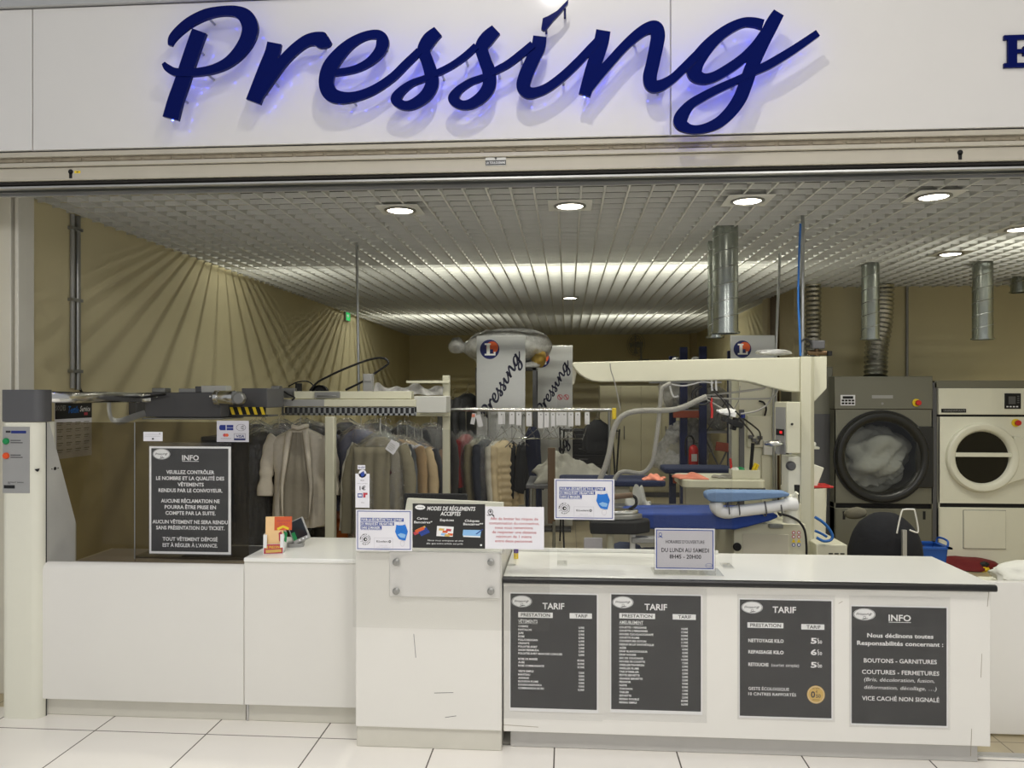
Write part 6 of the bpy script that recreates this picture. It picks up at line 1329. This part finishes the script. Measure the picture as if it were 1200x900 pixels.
m = MB(); m.lathe([(.44, 0), (.445, -.03), (.43, -.055), (.40, -.06), (.375, -.05), (.355, -.03), (.35, .0)], (cx, 0, cz), 'Y', 56, cap=False); d = m.build('door_ring', 'doorgrey', t)
m = MB(); m.lathe([(.447, -.001), (.46, -.001), (.46, -.02), (.447, -.02)], (cx, 0, cz), 'Y', 56, cap=False); m.build('seal', 'rubber', d)
m = MB(); m.lathe([(.001, -.03), (.2, -.034), (.352, -.028)], (cx, 0, cz), 'Y', 48, cap=False); m.build('door_glass', 'doorglass', d)
m = MB(); m.box(at(1072, 500, YDR).x - X0, W_ - .004, -.035, .0, dz(571), dz(499.5)); m.build('hinge_block', 'doorgrey', t, .01)
m = MB(); m.lathe([(.36, .0), (.36, .02), (.42, .06), (.42, .7), (.001, .7)], (cx, 0, cz), 'Y', 40, cap=False); m.build('drum', 'steelcup', t)
q = at(993.5, 469, YDR); m = MB(); m.box(q.x - X0 - .07, q.x - X0 + .07, -.004, 0, q.z - .052, q.z + .052); m.box(q.x - X0 - .05, q.x - X0 + .05, -.006, -.004, q.z + .015, q.z + .04, 1)
for r_ in range(2):
    for k in range(4): m.box(q.x - X0 - .06 + k * .032, q.x - X0 - .036 + k * .032, -.007, -.004, q.z - .012 - r_ * .028, q.z + .006 - r_ * .028, 1)
m.build('keypad', ['paper', 'matteblack'], t)
q = at(1034, 465, YDR); m = MB(); m.box(q.x - X0 - .1, q.x - X0 + .1, -.003, 0, q.z - .016, q.z + .016); nb = m.build('name_plate', 'panelgrey', t); q = at(1034, 473, YDR); m = MB(); m.lathe([(.012, 0), (.012, -.004), (.001, -.004)], (q.x - X0, 0, q.z), 'Y', 14); m.build('keyhole', 'steelcup', t)
def estop(px, py, t, X0):
    q = at(px, py, YDR); m = MB(); m.lathe([(.038, 0), (.038, -.012), (.001, -.012)], (q.x - X0, 0, q.z), 'Y', 24); b_ = m.build('switch_plate', 'yellow', t); m = MB(); m.lathe([(.024, -.012), (.028, -.03), (.024, -.042), (.001, -.044)], (q.x - X0 + .01, 0, q.z), 'Y', 20); m.build('knob', 'red', b_)
estop(1073.5, 472, t, X0)
o = MB().blob((0, 0, 0), (.36, .28, .33), 21, .22, 56, 34, freq=1.2).build('laundry', 'laundry', None, 0, 85); o.location = (X0 + cx - .02, YDR + .33, cz - .03); tag(o, 'pale grey laundry bundle seen through the grey dryer door', 'laundry')
# white dryer
xa, xb = at(1100, 500, YDR).x, at(1213, 500, YDR).x
t = thing('tumble_dryer', 'white tumble dryer with round white door and dark divided window', 'dryer', ((xa + xb) / 2, YDR, 0)); X0 = t.location.x; W_ = (xb - xa) / 2
zt = dz(455, 1150); zs = dz(486, 1150); cx, cz = at(1149.5, 536, YDR).x - X0, dz(536, 1150); zk = dz(590, 1150)
m = MB(); ringpanel(m, -W_, W_, zk, zs - .02, cx, cz, .26, 0); m.build('door_panel', 'bodywhite', t)
m = MB(); m.box(-W_, W_, 0, .8, zs, zt); m.build('control_fascia', 'bodywhite', t, .006); m = MB(); m.box(-W_, W_, .02, .3, zs - .02, zs); m.build('black_band', 'matteblack', t); m = MB(); m.box(-W_, W_, .02, .3, dz(595, 1150), zk); m.build('black_band', 'matteblack', t)
m = MB(); m.box(-W_, -W_ + .01, 0, .8, .05, zs - .02); m.box(W_ - .01, W_, 0, .8, .05, zs - .02); m.box(-W_, W_, .79, .8, .05, zs - .02); m.build('casing', 'bodywhite', t)
m = MB(); m.box(-W_, W_, 0, .7, .02, dz(595, 1150)); m.build('service_panel', 'bodywhite', t, .005)
q0, q1 = at(1129, 598, YDR), at(1178, 643, YDR); m = MB(); m.box(q0.x - X0, q1.x - X0, -.012, 0, q1.z, q0.z); m.build('lint_hatch', 'bodywhite', t, .003); m = MB(); m.box(q0.x - X0 - .004, q1.x - X0 + .004, -.004, 0, q1.z - .004, q0.z + .004); m.build('hatch_gap', 'bodygrey', t)
m = MB(); m.lathe([(.335, 0), (.335, -.045), (.32, -.06), (.28, -.06), (.262, -.045), (.25, -.01), (.25, .02)], (cx, 0, cz), 'Y', 56, cap=False); d = m.build('door_ring', 'bodywhite', t)
m = MB(); m.lathe([(.001, -.012), (.252, -.012)], (cx, 0, cz), 'Y', 48, cap=False); m.build('door_glass', 'porthole', d)
m = MB(); m.box(cx - .26, cx + .27, -.05, -.014, cz - .012 + .02, cz + .028 + .02); m.build('window_bar', 'bodywhite', d, .004)
m = MB(); m.prism([(cx + .2, cz - .26), (cx + .39, cz - .2), (cx + .39, cz + .19), (cx + .28, cz + .21), (cx + .3, cz + .05), (cx + .28, cz - .12)], -.05, .0); m.build('hinge_block', 'bodywhite', d, .008)
m = MB(); m.lathe([(.27, .0), (.4, .05), (.4, .6), (.001, .6)], (cx, 0, cz), 'Y', 36, cap=False); m.build('drum', 'steelcup', t)
q = at(1186.5, 470, YDR); m = MB(); m.box(q.x - X0 - .075, q.x - X0 + .075, -.006, 0, q.z - .075, q.z + .075); m.box(q.x - X0 - .04, q.x - X0 + .025, -.008, -.006, q.z - .03, q.z + .045, 1)
for k in range(4): m.box(q.x - X0 + .04, q.x - X0 + .06, -.008, -.006, q.z - .02 + k * .02, q.z - .008 + k * .02, 1); m.box(q.x - X0 - .06 + k * .03, q.x - X0 - .042 + k * .03, -.008, -.006, q.z - .06, q.z - .048, 2)
m.build('keypad', ['matteblack', 'bodygrey', 'paper'], t)
q0, q1 = at(1103, 479, YDR), at(1132, 483.5, YDR); m = MB(); m.box(q0.x - X0, q1.x - X0, -.006, 0, q1.z, q0.z); nb = m.build('name_plate', 'matteblack', t, .002)
pr = Print(q1.x - q0.x, q0.z - q1.z); pr.text('GRANDIMPIANTI', .06, .94, .75, .5, 0, bold=.0, res=1, slant=.2); o = pr.done(nb, ['panelgrey']); o.location = (q0.x - X0, -.006, q1.z)
estop(1190, 495.5, t, X0)
m = MB(); m.box(-W_ - .03, W_ - .06, .02, .5, zt + .0, zt + .075); m.build('cap_rail', 'greysteel', t, .004)
m = MB(); q0 = at(1094, 500, YDR); m.box(q0.x, at(1099, 500, YDR).x, YDR + .02, YDR + .7, 0, dz(448, 1097)); tag(m.build('filler_panel', 'bodygrey', None, .003), 'narrow dark filler panel between the two dryers', 'panel')
# grey cabinet left of the dryers
a, c = at(958, 440, 7.95), at(976, 440, 7.95)
t = thing('steel_cabinet', 'tall dark grey steel cabinet between the gantry post and the grey dryer', 'cabinet', ((a.x + c.x) / 2 - .1, 7.95, 0)); W_ = (c.x - a.x) / 2 + .1
m = MB(); m.box(-W_, W_, 0, .6, 0, at(965, 430, 7.95).z); m.build('carcass', 'greysteel', t, .006); m = MB(); m.box(-W_ + .02, W_ - .01, -.015, 0, .1, at(965, 485, 7.95).z); m.build('door', 'bodygrey', t, .004)
q = at(964, 523, 6.6)
t = thing('wall_tray', 'small white shelf with crumpled cloth right of the gantry post', 'shelf', (q.x - .06, 6.9, q.z - .02))
m = MB(); m.box(-.12, .1, -.1, .1, -.02, 0); m.build('board', 'bodywhite', t, .003); m = MB(); m.box(-.12, -.09, .02, .05, -t.location.z, -.02); m.build('support', 'steel', t)
m = MB(); m.blob((0, 0, .025), (.1, .07, .03), 41, .25, 24, 10, flat=0); o = m.build('cloth', 'laundry', None, 0, 80); o.location = (q.x - .06, 6.88, q.z - .018); tag(o, 'crumpled white cloth on the small shelf right of the gantry post', 'cloth')
q = at(913, 521, 4.9); m = MB(); m.blob((0, 0, 0), (.05, .035, .022), 44, .3, 22, 10); m.cyl((.0, .0, 0), (.09, .03, 0), .005); o = m.build('foil_tape', 'foil', None, 0, 80); o.location = (q.x - .01, 4.98, q.z); tag(o, 'crumpled foil tape stuck to the left of the control box', 'tape')
a, c = at(957, 572, 5.9), at(968, 572, 5.9)
t = thing('waste_bin', 'tall white bin right of the gantry post', 'bin', ((a.x + c.x) / 2 - .1, 6.0, 0)); zt = a.z
m = MB(); m.lathe([(.001, 0), (.14, 0), (.165, zt), (.155, zt), (.135, .02), (.001, .02)], (0, 0, 0), 'Z', 28); m.build('bin_body', 'bodywhite', t)
m = MB(); m.box(-.06, .19, -.1, .1, zt, zt + .015); m.build('red_flap', 'red', t, .004); m = MB(); m.box(-.05, .05, -.02, .0, 0, .16, 0, Matrix.Translation((.03, -.05, zt + .015)) @ Matrix.Rotation(.35, 4, 'Y')); m.build('lid', 'bodywhite', t, .006)
# small vented box with blue tube
a, c = at(957, 638, 4.9), at(993, 638, 4.9); b0 = at(975, 632, 5.4)
t = thing('vented_unit', 'small cream vented box on the floor right of the gantry post', 'unit', ((a.x + c.x) / 2, 4.9, 0)); W_ = (c.x - a.x) / 2
m = MB(); m.box(-W_, W_, 0, .5, .02, a.z); m.build('casing', 'cream', t, .006)
m = MB()
for i in range(3): m.box(-.02 + i * .035, .005 + i * .035, -.002, 0, a.z - .06, a.z - .052)
m.build('vent_slots', 'matteblack', t); m = MB(); m.box(-W_ + .02, W_ - .02, .03, .47, 0, .02); m.build('feet', 'rubber', t)
hose('bright blue tube looping over the vented box', [(955, 606), (963, 611), (971, 619), (975.5, 628), (973, 633), (965, 634), (957, 630)], .009, 'bluetube', 'tube', Y=4.88, cat='tube')
hose('second blue tube behind the loop', [(955, 622), (962, 625), (969, 629)], .008, 'bluetube', 'tube', Y=4.9, cat='tube')
hose('black cable drooping from the sleeve arm beside the post', [(912, 602), (925, 605), (936, 611), (943, 622), (945, 640), (945, 652)], .007, 'cable', 'cable', Y=4.76, cat='cable')
# black hamper with wire handle
q = at(1043, 650, 6.2)
t = thing('laundry_hamper', 'large black laundry bag hamper with wire handle in front of the grey dryer', 'hamper', (q.x, 6.3, 0))
zt = at(1035, 603, 6.2).z
m = MB(); m.blob((0, 0, zt * .5), (.29, .22, zt * .52), 51, .03, 36, 22, flat=.0); m.build('bag', mat('blackcloth', (24, 25, 32), .9, var=.2, bump=.4, bscale=18), t, 0, 80)
zp = at(1060, 620, 6.1).z; X1 = t.location.x; p_ = lambda px, py: (at(px, py, 6.05).x - X1, -.25, at(px, py, 6.05).z)
m = MB(); m.box(p_(1058, 0)[0], p_(1063, 0)[0], -.25, -.22, 0, zp); m.build('upright', 'alu', t, .002)
m = MB(); m.tube(curve3([p_(1051, 625), p_(1054, 610), p_(1057, 599), p_(1060, 597), p_(1070, 597), p_(1072, 599), p_(1075, 613), p_(1076, 622), p_(1074, 624), p_(1066, 621)]), .006, 8); m.build('wire_handle', 'whiteprint', t)
m = MB(); m.blob((-.17, .15, zt * .96), (.09, .05, .05), 55, .1, flat=.3); m.build('flap', fab(110, 106, 92), t, 0, 80)
q = at(1083, 650, 6.9)
t = thing('laundry_basket', 'blue plastic basket beside the black hamper', 'basket', (q.x, 6.95, 0))
zt = at(1094, 633, 6.9).z
def tray_ring(m, w0, d0, w1, d1, z0, z1, th):
    for sx, sy, ax in ((1, 0, 0), (-1, 0, 0), (0, 1, 1), (0, -1, 1)):
        if ax == 0: m.add([(sx * w0, -d0, z0), (sx * w0, d0, z0), (sx * w1, d1, z1), (sx * w1, -d1, z1), (sx * (w0 - th), -d0, z0), (sx * (w0 - th), d0, z0), (sx * (w1 - th), d1, z1), (sx * (w1 - th), -d1, z1)], [(0, 1, 2, 3), (4, 5, 6, 7), (3, 2, 6, 7), (0, 1, 5, 4), (0, 3, 7, 4), (1, 2, 6, 5)])
        else: m.add([(-w0, sy * d0, z0), (w0, sy * d0, z0), (w1, sy * d1, z1), (-w1, sy * d1, z1), (-w0, sy * (d0 - th), z0), (w0, sy * (d0 - th), z0), (w1, sy * (d1 - th), z1), (-w1, sy * (d1 - th), z1)], [(0, 1, 2, 3), (4, 5, 6, 7), (3, 2, 6, 7), (0, 1, 5, 4), (0, 3, 7, 4), (1, 2, 6, 5)])
m = MB(); tray_ring(m, .13, .1, .16, .13, zt - .42, zt - .05, .006); tray_ring(m, .19, .15, .19, .15, zt - .06, zt - .045, .04); m.box(-.13, .13, -.1, .1, zt - .425, zt - .415); m.build('basket_body', 'bluebasket', t)
m = MB(); m.tube(curve3([(.17, -.1, zt - .05), (.18, -.08, zt), (.18, .08, zt), (.17, .1, zt - .05)]), .009, 8); m.build('handle', 'bluebasket', t)
m = MB(); m.blob((0, 0, zt - .16), (.12, .1, .1), 58, .15); m.build('contents', fab(30, 34, 44), t, 0, 80)
m = MB(); m.box(-.12, .12, -.09, .09, 0, zt - .425); m.build('pedestal', 'bodygrey', t, .01)
def floorcloth(label, px, py, rx, ry, h, mt, seed, name='cloth', z=.002, rz=0):
    q = atZ(px, py, z); m = MB(); m.blob((0, 0, h * .4), (rx, ry, h), seed, .22, 34, 14, flat=0); o = m.build(name, mt, None, 0, 80); o.location = (q.x, q.y, z); o.rotation_euler.z = rz; tag(o, label, 'cloth'); return o
floorcloth('dark red cloth on the tiled floor right of the main counter', 1128, 664, .26, .2, .07, 'redcloth', 61, rz=-.3)
floorcloth('yellow cloth on the floor beside the dark red cloth', 1148, 668, .09, .09, .04, 'yellow', 63)
floorcloth('small black strap lying on the yellow cloth', 1153, 663, .05, .03, .03, 'cable', 65, 'strap', .05)
q = at(1197, 684, 4.35)
t = thing('stool', 'low stool behind the white panel carrying a white cloth pile', 'stool', (q.x + .12, 4.4, 0)); zt = at(1197, 690, 4.3).z
m = MB(); m.box(-.24, .24, -.18, .18, zt - .03, zt); m.build('seat', 'bodywhite', t, .01)
for sx in (-.2, .2):
    for sy in (-.14, .14): m = MB(); m.cyl((sx, sy, 0), (sx, sy, zt - .03), .016, n=10); m.build('leg', 'steel', t)
m = MB(); m.blob((0, 0, .06), (.25, .17, .075), 67, .2, 40, 18, flat=0); o = m.build('linen_pile', 'laundry', None, 0, 80); o.location = (q.x + .12, 4.4, zt + .001); tag(o, 'pile of white linen at the right edge behind the low white panel', 'linen')
